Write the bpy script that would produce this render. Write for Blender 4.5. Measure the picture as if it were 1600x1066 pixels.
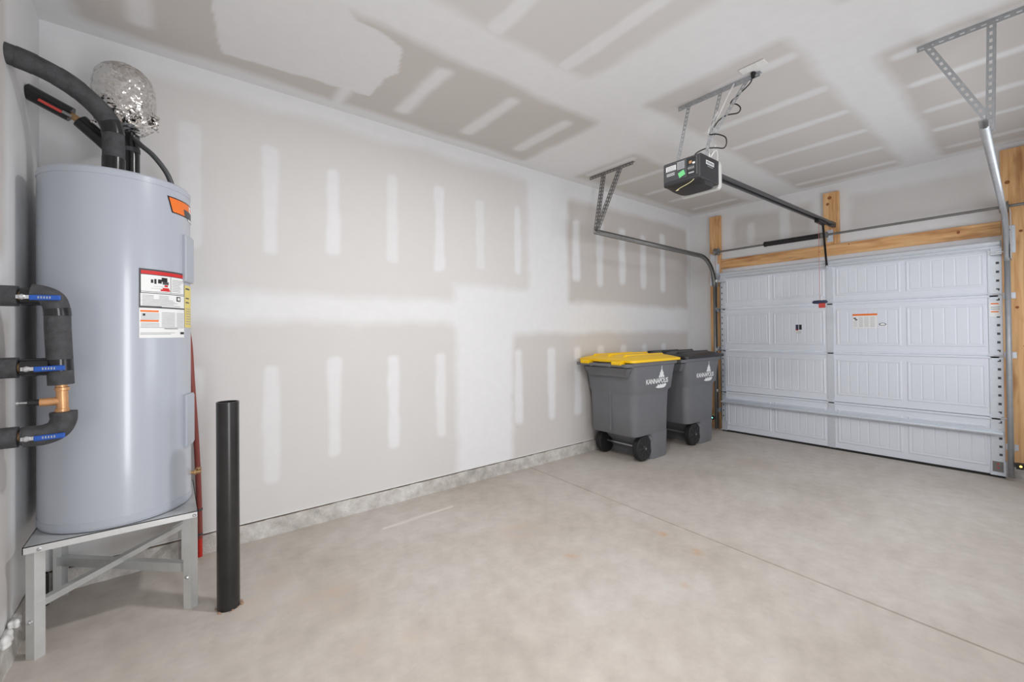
import bpy, bmesh, math, random
import numpy as np
from mathutils import Vector, Matrix

random.seed(7)
for o in list(bpy.data.objects):
    bpy.data.objects.remove(o, do_unlink=True)
scene = bpy.context.scene
COL = scene.collection

# ---------------------------------------------------------------- camera
YAW, ROLL, PITCH = 0.67191, -0.01012, 0.00823
fw = Vector((math.sin(YAW), math.cos(YAW), 0)); rt = Vector((math.cos(YAW), -math.sin(YAW), 0)); up = Vector((0, 0, 1))
fw, up = fw * math.cos(PITCH) + up * math.sin(PITCH), up * math.cos(PITCH) - fw * math.sin(PITCH)
rt, up = rt * math.cos(ROLL) + up * math.sin(ROLL), up * math.cos(ROLL) - rt * math.sin(ROLL)
cd = bpy.data.cameras.new('camera'); cam = bpy.data.objects.new('camera', cd); COL.objects.link(cam)
m = Matrix((rt, up, -fw)).transposed().to_4x4(); m.translation = Vector((0, 0, 1.36)); cam.matrix_world = m
cd.sensor_fit = 'HORIZONTAL'; cd.sensor_width = 36.0; cd.lens = 672.4 / 1600 * 36; cd.shift_y = -17.4 / 1600
cd.clip_start = 0.02
scene.camera = cam

# ---------------------------------------------------------------- world, exposure
w = bpy.data.worlds.new('world'); scene.world = w; w.use_nodes = True
w.node_tree.nodes['Background'].inputs[0].default_value = (0.80, 0.88, 1.0, 1)
w.node_tree.nodes['Background'].inputs[1].default_value = 1.0
scene.view_settings.view_transform = 'Standard'; scene.view_settings.look = 'None'
scene.view_settings.gamma = 1.0; scene.view_settings.use_curve_mapping = False
scene.view_settings.exposure = -0.07

# the room's ceiling bulb (fixture is built near the end) and soft fill lights in a doorway and window added behind the camera
LAMP = (1.46, 1.26, 3.02)
ld = bpy.data.lights.new('ceiling_lamp_light', 'AREA'); ld.shape = 'DISK'; ld.size = 0.16; ld.energy = 39; ld.color = (1.0, 0.99, 0.98)
lo = bpy.data.objects.new('ceiling_lamp_light', ld); lo.location = LAMP; COL.objects.link(lo)
FILL_DOORWAY = (0.36, 0.86, 2.05)      # x0, x1, height of an assumed doorway, added unseen for fill and the tank's highlight
FILL_WINDOW = (2.7, 5.3, 0.75, 2.25)    # x0, x1, z0, z1 of an unseen window, added to brighten the door end
def fill_light(name, x0, x1, z0, z1, e):
    d = bpy.data.lights.new(name, 'AREA'); d.shape = 'RECTANGLE'; d.size = x1 - x0; d.size_y = z1 - z0; d.energy = e; d.color = (0.97, 0.985, 1.0)
    o = bpy.data.objects.new(name, d); o.location = ((x0 + x1) / 2, -0.46, (z0 + z1) / 2); o.rotation_euler = (math.radians(90), 0, 0); COL.objects.link(o)
fill_light('doorway_fill_light', FILL_DOORWAY[0], FILL_DOORWAY[1], 0.0, FILL_DOORWAY[2], 40)
fill_light('window_fill_light', FILL_WINDOW[0], FILL_WINDOW[1], FILL_WINDOW[2], FILL_WINDOW[3], 35)

# ---------------------------------------------------------------- materials
def srgb(r, g, b):
    f = lambda c: (c / 255 / 12.92) if c / 255 <= 0.04045 else ((c / 255 + 0.055) / 1.055) ** 2.4
    return (f(r), f(g), f(b), 1)

MATS = {}
def mat(name, col, rough=0.6, metal=0.0, vary=0.0, scale=8.0, bump=0.0, bscale=60.0, coat=0.0, emit=None, estr=0.0, stretch=None, spec=0.5, trans=0.0):
    m = bpy.data.materials.new(name); m.use_nodes = True; nt = m.node_tree; b = nt.nodes['Principled BSDF']
    b.inputs['Base Color'].default_value = col; b.inputs['Roughness'].default_value = rough; b.inputs['Metallic'].default_value = metal
    b.inputs['Specular IOR Level'].default_value = spec; b.inputs['Coat Weight'].default_value = coat
    b.inputs['Transmission Weight'].default_value = trans
    if emit: b.inputs['Emission Color'].default_value = emit; b.inputs['Emission Strength'].default_value = estr
    if vary or bump:
        tc = nt.nodes.new('ShaderNodeTexCoord'); mp = nt.nodes.new('ShaderNodeMapping'); nt.links.new(tc.outputs['Object'], mp.inputs[0])
        if stretch: mp.inputs['Scale'].default_value = stretch
    if vary:
        n = nt.nodes.new('ShaderNodeTexNoise'); n.inputs['Scale'].default_value = scale; n.inputs['Detail'].default_value = 6; n.inputs['Roughness'].default_value = 0.6
        nt.links.new(mp.outputs[0], n.inputs['Vector'])
        r = nt.nodes.new('ShaderNodeValToRGB'); r.color_ramp.elements[0].position = 0.3; r.color_ramp.elements[1].position = 0.7
        r.color_ramp.elements[0].color = tuple(c * (1 - vary) for c in col[:3]) + (1,); r.color_ramp.elements[1].color = tuple(min(1, c * (1 + vary)) for c in col[:3]) + (1,)
        nt.links.new(n.outputs['Fac'], r.inputs[0]); nt.links.new(r.outputs[0], b.inputs['Base Color'])
    if bump:
        n2 = nt.nodes.new('ShaderNodeTexNoise'); n2.inputs['Scale'].default_value = bscale; n2.inputs['Detail'].default_value = 4
        nt.links.new(mp.outputs[0], n2.inputs['Vector'])
        bp = nt.nodes.new('ShaderNodeBump'); bp.inputs['Strength'].default_value = bump; bp.inputs['Distance'].default_value = 0.01
        nt.links.new(n2.outputs['Fac'], bp.inputs['Height']); nt.links.new(bp.outputs[0], b.inputs['Normal'])
    MATS[name] = m; return m

mat('tank_grey', srgb(176, 181, 192), 0.26, 0.0, coat=0.4, spec=0.5).node_tree.nodes['Principled BSDF'].inputs['Coat Roughness'].default_value = 0.13
mat('tank_trim', srgb(172, 177, 187), 0.4)
mat('foam', (0.052, 0.052, 0.056, 1), 0.75, vary=0.35, scale=30, bump=0.25, bscale=160)
mat('tape', (0.012, 0.012, 0.014, 1), 0.22)
mat('black_pipe', (0.018, 0.017, 0.017, 1), 0.28, vary=0.3, scale=9)
mat('brass', srgb(180, 146, 104), 0.35, 0.6)
mat('copper', srgb(206, 156, 110), 0.35, 0.5, vary=0.15, scale=25)
mat('blue', srgb(24, 80, 168), 0.4)
mat('red_plastic', srgb(196, 70, 62), 0.5)
mat('red_pex', srgb(140, 68, 60), 0.45)
mat('cord_red', srgb(190, 110, 100), 0.6)
mat('bright_red', srgb(205, 45, 30), 0.45)
mat('white_plastic', srgb(228, 228, 226), 0.45)
mat('steel', srgb(205, 206, 208), 0.3, 0.9)
mat('galv', srgb(214, 220, 228), 0.34, 0.35, vary=0.04, scale=40)
mat('galv_mid', srgb(176, 179, 183), 0.4, 0.5, vary=0.08, scale=25)
mat('galv_dull', srgb(128, 127, 125), 0.42, 0.55, vary=0.12, scale=25)
mat('aluminium', srgb(214, 216, 216), 0.36, 0.55, vary=0.06, scale=12)
mat('dark_steel', srgb(92, 94, 96), 0.4, 0.7)
mat('spring_black', (0.02, 0.02, 0.02, 1), 0.4, 0.3)
mat('rail_grey', srgb(88, 88, 90), 0.4, 0.5)
mat('opener_black', (0.028, 0.028, 0.031, 1), 0.5, bump=0.1, bscale=200)
mat('opener_face', (0.075, 0.077, 0.085, 1), 0.5)
mat('lens', srgb(198, 198, 196), 0.35)
mat('black', (0.010, 0.010, 0.011, 1), 0.5)
mat('rubber', (0.014, 0.014, 0.015, 1), 0.7)
mat('bin_grey', srgb(110, 111, 115), 0.55, vary=0.05, scale=5, bump=0.06, bscale=350)
mat('bin_yellow', srgb(250, 202, 12), 0.42)
mat('bin_black', (0.016, 0.016, 0.018, 1), 0.38)
mat('door_white', srgb(224, 228, 237), 0.45, bump=0.05, bscale=240)
mat('seal', (0.012, 0.012, 0.012, 1), 0.7)
mat('print_white', srgb(235, 236, 236), 0.5)
mat('print_dark', srgb(70, 72, 76), 0.5)
mat('print_grey', srgb(160, 162, 164), 0.5)
mat('print_black', srgb(30, 30, 33), 0.5)
mat('print_red', srgb(206, 42, 44), 0.5)
mat('print_orange', srgb(240, 120, 40), 0.5)
mat('print_yellow', srgb(226, 208, 120), 0.5)
mat('print_green', srgb(110, 200, 130), 0.5)
mat('navy', srgb(48, 54, 84), 0.5)
mat('bulb', (1, 1, 1, 1), 0.3, emit=(1, 0.98, 0.95, 1), estr=6)
mat('led_green', (0.1, 0.9, 0.6, 1), 0.3, emit=(0.15, 1.0, 0.6, 1), estr=6)
mat('led_amber', (1, 0.7, 0.1, 1), 0.3, emit=(1.0, 0.62, 0.08, 1), estr=6)
mat('plaster', srgb(222, 222, 220), 0.9, vary=0.08, scale=30)
mat('chip', srgb(170, 140, 120), 0.9)
mat('cream_wire', srgb(214, 204, 160), 0.5)
def nodes_foil():
    m = mat('foil', srgb(222, 220, 218), 0.14, 1.0); nt = m.node_tree; N = nt.nodes; L = nt.links; b = N['Principled BSDF']
    tc = N.new('ShaderNodeTexCoord'); last = None
    for kind, sc, st in (('V', 17, 0.5), ('V', 42, 0.45), ('N', 30, 0.5)):
        if kind == 'V':
            t = N.new('ShaderNodeTexVoronoi'); t.inputs['Scale'].default_value = sc; t.inputs['Randomness'].default_value = 1.0; out = t.outputs['Distance']
        else:
            t = N.new('ShaderNodeTexNoise'); t.inputs['Scale'].default_value = sc; out = t.outputs['Fac']
        L.new(tc.outputs['Object'], t.inputs['Vector']); bp = N.new('ShaderNodeBump'); bp.inputs['Strength'].default_value = st; bp.inputs['Distance'].default_value = 0.012; L.new(out, bp.inputs['Height'])
        if last: L.new(last.outputs[0], bp.inputs['Normal'])
        last = bp
    L.new(last.outputs[0], b.inputs['Normal'])
nodes_foil()

def nodes_drywall():
    m = bpy.data.materials.new('drywall'); m.use_nodes = True; nt = m.node_tree; N = nt.nodes; L = nt.links; b = N['Principled BSDF']
    at = N.new('ShaderNodeAttribute'); at.attribute_name = 'mud'
    tc = N.new('ShaderNodeTexCoord')
    def noise(s, d=5):
        n = N.new('ShaderNodeTexNoise'); n.inputs['Scale'].default_value = s; n.inputs['Detail'].default_value = d; L.new(tc.outputs['Object'], n.inputs['Vector']); return n
    n1 = noise(1.6); n2 = noise(14); n3 = noise(220, 2)
    def ramp(c0, c1, src):
        r = N.new('ShaderNodeValToRGB'); r.color_ramp.elements[0].position = 0.3; r.color_ramp.elements[1].position = 0.7
        r.color_ramp.elements[0].color = c0; r.color_ramp.elements[1].color = c1; L.new(src.outputs['Fac'], r.inputs[0]); return r
    paper = ramp(srgb(199, 194, 190), srgb(203, 198, 194), n1)
    mud = ramp(srgb(225, 225, 226), srgb(228, 228, 229), n2)
    mx = N.new('ShaderNodeMix'); mx.data_type = 'RGBA'
    L.new(at.outputs['Fac'], mx.inputs[0]); L.new(paper.outputs[0], mx.inputs[6]); L.new(mud.outputs[0], mx.inputs[7])
    L.new(mx.outputs[2], b.inputs['Base Color']); b.inputs['Roughness'].default_value = 0.85; b.inputs['Specular IOR Level'].default_value = 0.2
    bp = N.new('ShaderNodeBump'); bp.inputs['Strength'].default_value = 0.04; bp.inputs['Distance'].default_value = 0.004
    L.new(n3.outputs['Fac'], bp.inputs['Height']); L.new(bp.outputs[0], b.inputs['Normal'])
    MATS['drywall'] = m
nodes_drywall()

def nodes_concrete(name, c0, c1, c2, stain=False, rough=0.62, bump=0.12, pits=False):
    m = bpy.data.materials.new(name); m.use_nodes = True; nt = m.node_tree; N = nt.nodes; L = nt.links; b = N['Principled BSDF']
    tc = N.new('ShaderNodeTexCoord')
    def noise(s, d=8, rg=0.6):
        n = N.new('ShaderNodeTexNoise'); n.inputs['Scale'].default_value = s; n.inputs['Detail'].default_value = d; n.inputs['Roughness'].default_value = rg
        L.new(tc.outputs['Object'], n.inputs['Vector']); return n
    a = noise(1.1, 9, 0.62); f = noise(9, 8, 0.65); g = noise(90, 3)
    r = N.new('ShaderNodeValToRGB'); e = r.color_ramp.elements; e[0].position = 0.32; e[0].color = c0; e[1].position = 0.68; e[1].color = c2
    k = e.new(0.5); k.color = c1; L.new(a.outputs['Fac'], r.inputs[0])
    mx = N.new('ShaderNodeMix'); mx.data_type = 'RGBA'; mx.blend_type = 'OVERLAY'; mx.inputs[0].default_value = 0.9 if pits else 0.27
    L.new(r.outputs[0], mx.inputs[6]); L.new(f.outputs['Fac'], mx.inputs[7]); col = mx.outputs[2]
    if stain:
        at = N.new('ShaderNodeAttribute'); at.attribute_name = 'stain'
        mul = N.new('ShaderNodeMath'); mul.operation = 'MULTIPLY'; L.new(at.outputs['Fac'], mul.inputs[0])
        rs = N.new('ShaderNodeValToRGB'); rs.color_ramp.elements[0].position = 0.42; rs.color_ramp.elements[1].position = 0.62; L.new(f.outputs['Fac'], rs.inputs[0]); L.new(rs.outputs[0], mul.inputs[1])
        m2 = N.new('ShaderNodeMix'); m2.data_type = 'RGBA'; L.new(mul.outputs[0], m2.inputs[0]); L.new(col, m2.inputs[6]); m2.inputs[7].default_value = srgb(190, 146, 104)
        a2 = N.new('ShaderNodeAttribute'); a2.attribute_name = 'chalk'
        m3 = N.new('ShaderNodeMix'); m3.data_type = 'RGBA'; L.new(a2.outputs['Fac'], m3.inputs[0]); L.new(m2.outputs[2], m3.inputs[6]); m3.inputs[7].default_value = srgb(226, 222, 216)
        col = m3.outputs[2]
    L.new(col, b.inputs['Base Color']); b.inputs['Roughness'].default_value = rough; b.inputs['Specular IOR Level'].default_value = 0.35
    bp = N.new('ShaderNodeBump'); bp.inputs['Strength'].default_value = bump; bp.inputs['Distance'].default_value = 0.01
    ad = N.new('ShaderNodeMath'); ad.operation = 'ADD'; L.new(f.outputs['Fac'], ad.inputs[0]); L.new(g.outputs['Fac'], ad.inputs[1])
    L.new(ad.outputs[0], bp.inputs['Height']); L.new(bp.outputs[0], b.inputs['Normal'])
    MATS[name] = m
nodes_concrete('slab', srgb(180, 171, 162), srgb(191, 183, 175), srgb(197, 191, 185), True, 0.6, 0.06)
nodes_concrete('curb', srgb(182, 178, 172), srgb(196, 192, 187), srgb(206, 203, 199), False, 0.9, 0.6, True)

def nodes_wood():
    m = bpy.data.materials.new('pine'); m.use_nodes = True; nt = m.node_tree; N = nt.nodes; L = nt.links; b = N['Principled BSDF']
    at = N.new('ShaderNodeAttribute'); at.attribute_name = 'grain'          # board-local coordinates, x along the grain
    mp = N.new('ShaderNodeMapping'); mp.inputs['Scale'].default_value = (1.2, 26, 26); L.new(at.outputs['Vector'], mp.inputs[0])
    n = N.new('ShaderNodeTexNoise'); n.inputs['Scale'].default_value = 1.0; n.inputs['Detail'].default_value = 5; n.inputs['Distortion'].default_value = 1.2; L.new(mp.outputs[0], n.inputs['Vector'])
    r = N.new('ShaderNodeValToRGB'); e = r.color_ramp.elements; e[0].position = 0.3; e[0].color = srgb(206, 147, 92); e[1].position = 0.62; e[1].color = srgb(232, 188, 136); L.new(n.outputs['Fac'], r.inputs[0])
    mp2 = N.new('ShaderNodeMapping'); mp2.inputs['Scale'].default_value = (1.7, 8.0, 8.0); L.new(at.outputs['Vector'], mp2.inputs[0])
    n2 = N.new('ShaderNodeTexNoise'); n2.inputs['Scale'].default_value = 1.3; n2.inputs['Detail'].default_value = 3; L.new(mp2.outputs[0], n2.inputs['Vector'])
    r2 = N.new('ShaderNodeValToRGB'); r2.color_ramp.elements[0].position = 0.30; r2.color_ramp.elements[0].color = (0.55, 0.42, 0.33, 1); r2.color_ramp.elements[1].position = 0.48; r2.color_ramp.elements[1].color = (1, 1, 1, 1); L.new(n2.outputs['Fac'], r2.inputs[0])
    mx = N.new('ShaderNodeMix'); mx.data_type = 'RGBA'; mx.blend_type = 'MULTIPLY'; mx.inputs[0].default_value = 0.8; L.new(r.outputs[0], mx.inputs[6]); L.new(r2.outputs[0], mx.inputs[7])
    L.new(mx.outputs[2], b.inputs['Base Color']); b.inputs['Roughness'].default_value = 0.7
    MATS['pine'] = m
nodes_wood()
mat('knot', srgb(150, 92, 50), 0.7)
mat('gap_shade', srgb(96, 80, 66), 0.9)

# ---------------------------------------------------------------- mesh helpers
def vadd(a, b): return (a[0] + b[0], a[1] + b[1], a[2] + b[2])
def spline(pts, n=8):
    P = [Vector(p) for p in pts]; out = []
    for i in range(len(P) - 1):
        p0 = P[i - 1] if i else P[0] * 2 - P[1]; p1, p2 = P[i], P[i + 1]; p3 = P[i + 2] if i + 2 < len(P) else P[-1] * 2 - P[-2]
        for k in range(n):
            t = k / n
            out.append(0.5 * ((2 * p1) + (-p0 + p2) * t + (2 * p0 - 5 * p1 + 4 * p2 - p3) * t * t + (-p0 + 3 * p1 - 3 * p2 + p3) * t ** 3))
    out.append(P[-1]); return out

class MB:
    def __init__(s): s.v = []; s.f = []; s.m = []; s.mats = []; s.cur = 0
    def use(s, name):
        if name not in s.mats: s.mats.append(name)
        s.cur = s.mats.index(name); return s
    def face(s, idx): s.f.append(tuple(idx)); s.m.append(s.cur)
    def quad(s, a, b, c, d): n = len(s.v); s.v += [tuple(a), tuple(b), tuple(c), tuple(d)]; s.face((n, n + 1, n + 2, n + 3)); return s
    def box(s, x0, x1, y0, y1, z0, z1):
        n = len(s.v); s.v += [(x, y, z) for z in (z0, z1) for y in (y0, y1) for x in (x0, x1)]
        for q in ((0, 2, 3, 1), (4, 5, 7, 6), (0, 1, 5, 4), (2, 6, 7, 3), (0, 4, 6, 2), (1, 3, 7, 5)): s.face([n + i for i in q])
        return s
    def obox(s, c, ax, ay, az):            # oriented box: centre + half axes
        c, ax, ay, az = map(Vector, (c, ax, ay, az)); n = len(s.v)
        s.v += [tuple(c + ax * i + ay * j + az * k) for k in (-1, 1) for j in (-1, 1) for i in (-1, 1)]
        for q in ((0, 2, 3, 1), (4, 5, 7, 6), (0, 1, 5, 4), (2, 6, 7, 3), (0, 4, 6, 2), (1, 3, 7, 5)): s.face([n + i for i in q])
        return s
    def loft(s, rings, cap0=True, cap1=True):
        k = len(rings[0]); n = len(s.v)
        for r in rings: s.v += [tuple(p) for p in r]
        for i in range(len(rings) - 1):
            for j in range(k):
                a = n + i * k + j; b = n + i * k + (j + 1) % k; s.face((a, b, b + k, a + k))
        if cap0: s.face([n + j for j in range(k)][::-1])
        if cap1: s.face([n + (len(rings) - 1) * k + j for j in range(k)])
        return s
    def tube(s, path, r, k=14, cap=True):
        P = [Vector(p) for p in path]; R = r if isinstance(r, (list, tuple)) else [r] * len(P); rings = []
        t0 = (P[1] - P[0]).normalized(); nrm = t0.orthogonal().normalized()
        for i, p in enumerate(P):
            t = ((P[min(i + 1, len(P) - 1)] - P[max(i - 1, 0)])).normalized()
            nrm = (nrm - t * nrm.dot(t)).normalized(); b = t.cross(nrm)
            rings.append([p + nrm * math.cos(2 * math.pi * j / k) * R[i] + b * math.sin(2 * math.pi * j / k) * R[i] for j in range(k)])
        return s.loft(rings, cap, cap)
    def lathe(s, c, prof, k=32, axis=(0, 0, 1), cap=True):
        ax = Vector(axis).normalized(); u = ax.orthogonal().normalized(); v = ax.cross(u); c = Vector(c)
        rings = [[c + ax * h + (u * math.cos(2 * math.pi * j / k) + v * math.sin(2 * math.pi * j / k)) * r for j in range(k)] for r, h in prof]
        return s.loft(rings, cap, cap)
    def sweep(s, path, prof, b):           # open profile (n, b) swept along a planar path, b = fixed binormal
        P = [Vector(p) for p in path]; b = Vector(b); n0 = len(s.v); k = len(prof)
        for i, p in enumerate(P):
            t = (P[min(i + 1, len(P) - 1)] - P[max(i - 1, 0)]).normalized(); n = b.cross(t).normalized()
            s.v += [tuple(p + n * q[0] + b * q[1]) for q in prof]
        for i in range(len(P) - 1):
            for j in range(k - 1):
                a = n0 + i * k + j; s.face((a, a + 1, a + 1 + k, a + k))
        return s
    def perf(s, p0, p1, wdir, w, pitch=0.03, hole=0.45, hl=0.45, off=0.0):   # flat strip with a row of real slots
        p0, p1, wd = Vector(p0), Vector(p1), Vector(wdir).normalized(); L = (p1 - p0).length; d = (p1 - p0) / L
        n = max(1, int(L / pitch)); ts = [0]
        for i in range(n):
            c = (i + 0.5) * L / n; ts += [c - hl * pitch / 2, c + hl * pitch / 2]
        ts.append(L); us = [-w / 2, off - hole * w / 2, off + hole * w / 2, w / 2]; b = len(s.v)
        for t in ts:
            for u in us: s.v.append(tuple(p0 + d * t + wd * u))
        for i in range(len(ts) - 1):
            for j in range(3):
                if j == 1 and i % 2 == 1: continue
                a = b + i * 4 + j; s.face((a, a + 1, a + 5, a + 4))
        return s
    def build(s, name, mname=None, parent=None, smooth=None, bevel=0.0, solid=0.0, kind=None, label=None, local=False):
        off = Vector((0, 0, 0)); q = parent
        while q is not None and not local: off += q.location; q = q.parent
        me = bpy.data.meshes.new(name); me.from_pydata([(a[0] - off.x, a[1] - off.y, a[2] - off.z) for a in s.v], [], s.f)
        if mname and not s.mats: me.materials.append(MATS[mname])
        else:
            for k in s.mats: me.materials.append(MATS[k])
            me.polygons.foreach_set('material_index', s.m)
        bm = bmesh.new(); bm.from_mesh(me)
        bmesh.ops.recalc_face_normals(bm, faces=bm.faces); bm.to_mesh(me); bm.free()
        if smooth is not None:
            me.polygons.foreach_set('use_smooth', [True] * len(me.polygons)); me.set_sharp_from_angle(angle=math.radians(smooth))
        o = bpy.data.objects.new(name, me); COL.objects.link(o)
        if parent is not None: o.parent = parent
        if solid: md = o.modifiers.new('solid', 'SOLIDIFY'); md.thickness = solid; md.offset = 0
        if bevel: md = o.modifiers.new('bevel', 'BEVEL'); md.width = bevel; md.segments = 2; md.limit_method = 'ANGLE'; md.angle_limit = math.radians(40)
        if kind: o['kind'] = kind
        if label: o['label'] = label
        return o

def tag(o, label, cat, group=None):
    o['label'] = label; o['category'] = cat
    if group: o['group'] = group
    return o
def thing(name, label, cat, loc, group=None, rz=0.0):
    o = bpy.data.objects.new(name, None); o.empty_display_size = 0.05; COL.objects.link(o); o.location = loc; o.rotation_euler = (0, 0, rz)
    return tag(o, label, cat, group)
def dup(o, parent, loc=None):
    c = o.copy(); COL.objects.link(c); c.parent = parent
    if loc is not None: c.location = loc
    for ch in o.children: dup(ch, c)
    return c
def rrect(x0, x1, y0, y1, r, z, n=5):
    out = []
    for cx, cy, a0 in ((x1 - r, y1 - r, 0), (x0 + r, y1 - r, 90), (x0 + r, y0 + r, 180), (x1 - r, y0 + r, 270)):
        for i in range(n + 1):
            a = math.radians(a0 + 90 * i / n); out.append((cx + r * math.cos(a), cy + r * math.sin(a), z))
    return out

# ---------------------------------------------------------------- room shell
XL, XR, YB, YF, ZC = -0.54, 6.05, 3.34, -0.36, 3.06

rng = np.random.default_rng(3)
def wobble(a, b, amp, sc, seed):
    r = np.random.default_rng(seed); out = np.zeros_like(a)
    for i in range(7):
        k = sc * (1 + 1.1 * i); th = r.uniform(0, 6.28); out += np.sin(k * (a * math.cos(th) + b * math.sin(th)) + r.uniform(0, 6.28)) / (1 + 0.7 * i)
    return out * amp
def sbox(a, b, box, soft=0.03, rad=0.05, seed=0, amp=0.012):
    a0, a1, b0, b1 = box
    wa = wobble(a, b, amp, 7, seed + 1)
    qx = np.abs(a - (a0 + a1) / 2) - (a1 - a0) / 2 + rad + wa; qy = np.abs(b - (b0 + b1) / 2) - (b1 - b0) / 2 + rad + wa
    d = np.hypot(np.maximum(qx, 0), np.maximum(qy, 0)) + np.minimum(np.maximum(qx, qy), 0) - rad
    return np.clip(0.5 - d / soft, 0, 1)
def spoly(a, b, poly, soft=0.01, seed=0, amp=0.008):
    inside = np.zeros(a.shape, bool); dist = np.full(a.shape, 9.0); n = len(poly)
    for i in range(n):
        x0, y0 = poly[i]; x1, y1 = poly[(i + 1) % n]
        c = ((y0 > b) != (y1 > b)) & (a < (x1 - x0) * (b - y0) / (y1 - y0 + 1e-9) + x0); inside ^= c
        t = np.clip(((a - x0) * (x1 - x0) + (b - y0) * (y1 - y0)) / ((x1 - x0) ** 2 + (y1 - y0) ** 2), 0, 1)
        dist = np.minimum(dist, np.hypot(a - x0 - t * (x1 - x0), b - y0 - t * (y1 - y0)))
    d = np.where(inside, -dist, dist) + wobble(a, b, amp, 9, seed)
    return np.clip(0.5 - d / soft, 0, 1)
def mudmask(a, b, bare, streaks, extra=(), strength=0.8):
    paper = np.zeros_like(a)
    for i, q in enumerate(bare): paper = np.maximum(paper, (q[4] if len(q) > 4 else 0.9) * sbox(a, b, q[:4], 0.085, 0.05, 11 * i, 0.008))   # q[4]: how bare, less where thinly skimmed
    mud = 1 - paper
    for i, q in enumerate(streaks):
        s = (0.82 + 0.18 * ((i * 37) % 10) / 10) * strength / 0.8
        mud = np.maximum(mud, min(1, s) * sbox(a, b, q, 0.05, 0.045, 100 + 7 * i, 0.005))
    for e in extra: mud = np.maximum(mud, e)
    return mud

def sheet(name, to3, a0, a1, b0, b1, mud, step=0.016, flip=False):
    na = int((a1 - a0) / step) + 1; nb = int((b1 - b0) / step) + 1
    A, B = np.meshgrid(np.linspace(a0, a1, na), np.linspace(b0, b1, nb))
    M = mud(A, B); V = np.stack(to3(A.ravel(), B.ravel()), 1)
    idx = np.arange(na * nb).reshape(nb, na)
    F = np.stack([idx[:-1, :-1], idx[:-1, 1:], idx[1:, 1:], idx[1:, :-1]], -1).reshape(-1, 4)
    if flip: F = F[:, ::-1]
    me = bpy.data.meshes.new(name); me.from_pydata(V.tolist(), [], F.tolist())
    at = me.attributes.new('mud', 'FLOAT', 'POINT'); at.data.foreach_set('value', M.ravel().astype(np.float32))
    me.materials.append(MATS['drywall'])
    o = bpy.data.objects.new(name, me); COL.objects.link(o); o['kind'] = 'structure'
    return o

# back wall (the long one)
studs = [0.07, 0.545, 0.96, 1.42, 1.855, 2.285, 2.735, 3.19, 3.595, 4.0, 4.43, 4.87, 5.32]
def mud_back(a, b):
    bare = [(-0.12, 2.88, 1.80, 2.93, 0.52), (-0.12, 2.0, 1.66, 2.6, 0.52), (3.46, 5.95, 1.70, 2.86, 1.0), (-0.3, 2.02, 0.05, 1.46, 0.6), (2.66, 5.95, 0.05, 1.36, 0.85)]
    st = []
    for x in studs:
        if x > 2.7 and x < 3.4:
            if x < 3: st.append((x - 0.05, x + 0.06, 1.94, 2.66))
        elif x < 0.3: st.append((x - 0.04, x + 0.10, 1.9, 2.72))
        else: st.append((x - 0.06, x + 0.06, 1.93 + 0.03 * math.sin(9 * x), 2.66 + 0.04 * math.sin(5 * x)))
        if x < 0.3: st.append((x - 0.02, x + 0.10, 0.5, 1.18))
        elif x < 0.7: st.append((x - 0.06, x + 0.06, 0.34, 1.17))
        elif not 2.0 < x < 2.6: st.append((x - 0.055, x + 0.055, 0.44 + 0.03 * math.sin(7 * x), 1.2))
    return mudmask(a, b, bare, st)
sheet('wall_back', lambda a, b: (a, np.full_like(a, YB), b), XL, XR, 0.0, ZC, mud_back)
# left wall
sheet('wall_left', lambda a, b: (np.full_like(a, XL), a, b), YF, YB, 0.0, ZC,
      lambda a, b: mudmask(a, b, [(-0.1, 2.72, 1.7, 2.9), (-0.1, 2.80, 0.2, 1.45)], [(y, y + 0.12, z0, z1) for y in (0.4, 0.9, 1.4, 1.9, 2.4) for z0, z1 in ((1.95, 2.65), (0.45, 1.2))]), 0.02, True)
# ceiling
def mud_ceil(a, b):
    bare = [(-0.40, 2.73, 2.28, 3.215, 1.0), (-0.40, 2.20, 0.95, 1.94, 0.6), (2.79, 5.93, 0.94, 1.88, 0.8), (3.47, 5.93, 2.46, 3.21), (3.42, 5.93, -0.22, 0.66), (-0.4, 2.73, -0.22, 0.66)]
    st = []
    for x in (-0.12, 1.39, 1.97, 2.52): st.append((x - 0.055, x + 0.055, 2.40, 3.09))
    st.append((0.92, 1.0, 2.95, 3.3))
    for x in (0.3, 0.87, 1.43, 1.98): st.append((x - 0.06, x + 0.06, 1.10, 1.96))
    for x in (3.02, 3.61, 4.12, 4.64, 5.2, 5.74): st.append((x - 0.05, x + 0.05, 0.95, 1.86 if x > 3.4 else 1.5))
    for x in (3.55, 4.05, 4.62, 5.12, 5.7): st.append((x - 0.045, x + 0.045, -0.1, 0.62)); st.append((x - 0.04, x + 0.04, 2.5, 3.12))
    patch = spoly(a, b, [(0.13, 2.1), (0.17, 2.7), (0.26, 3.08), (0.60, 3.05), (1.13, 3.02), (1.12, 2.75), (1.16, 2.62), (1.09, 2.38), (0.95, 2.33), (0.80, 2.31), (0.66, 2.2)], 0.012, 5, 0.006)
    return mudmask(a, b, bare, st, [patch * 0.9])
sheet('ceiling', lambda a, b: (a, b, np.full_like(a, ZC)), XL, XR, YF, YB, mud_ceil, 0.016, True)

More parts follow.
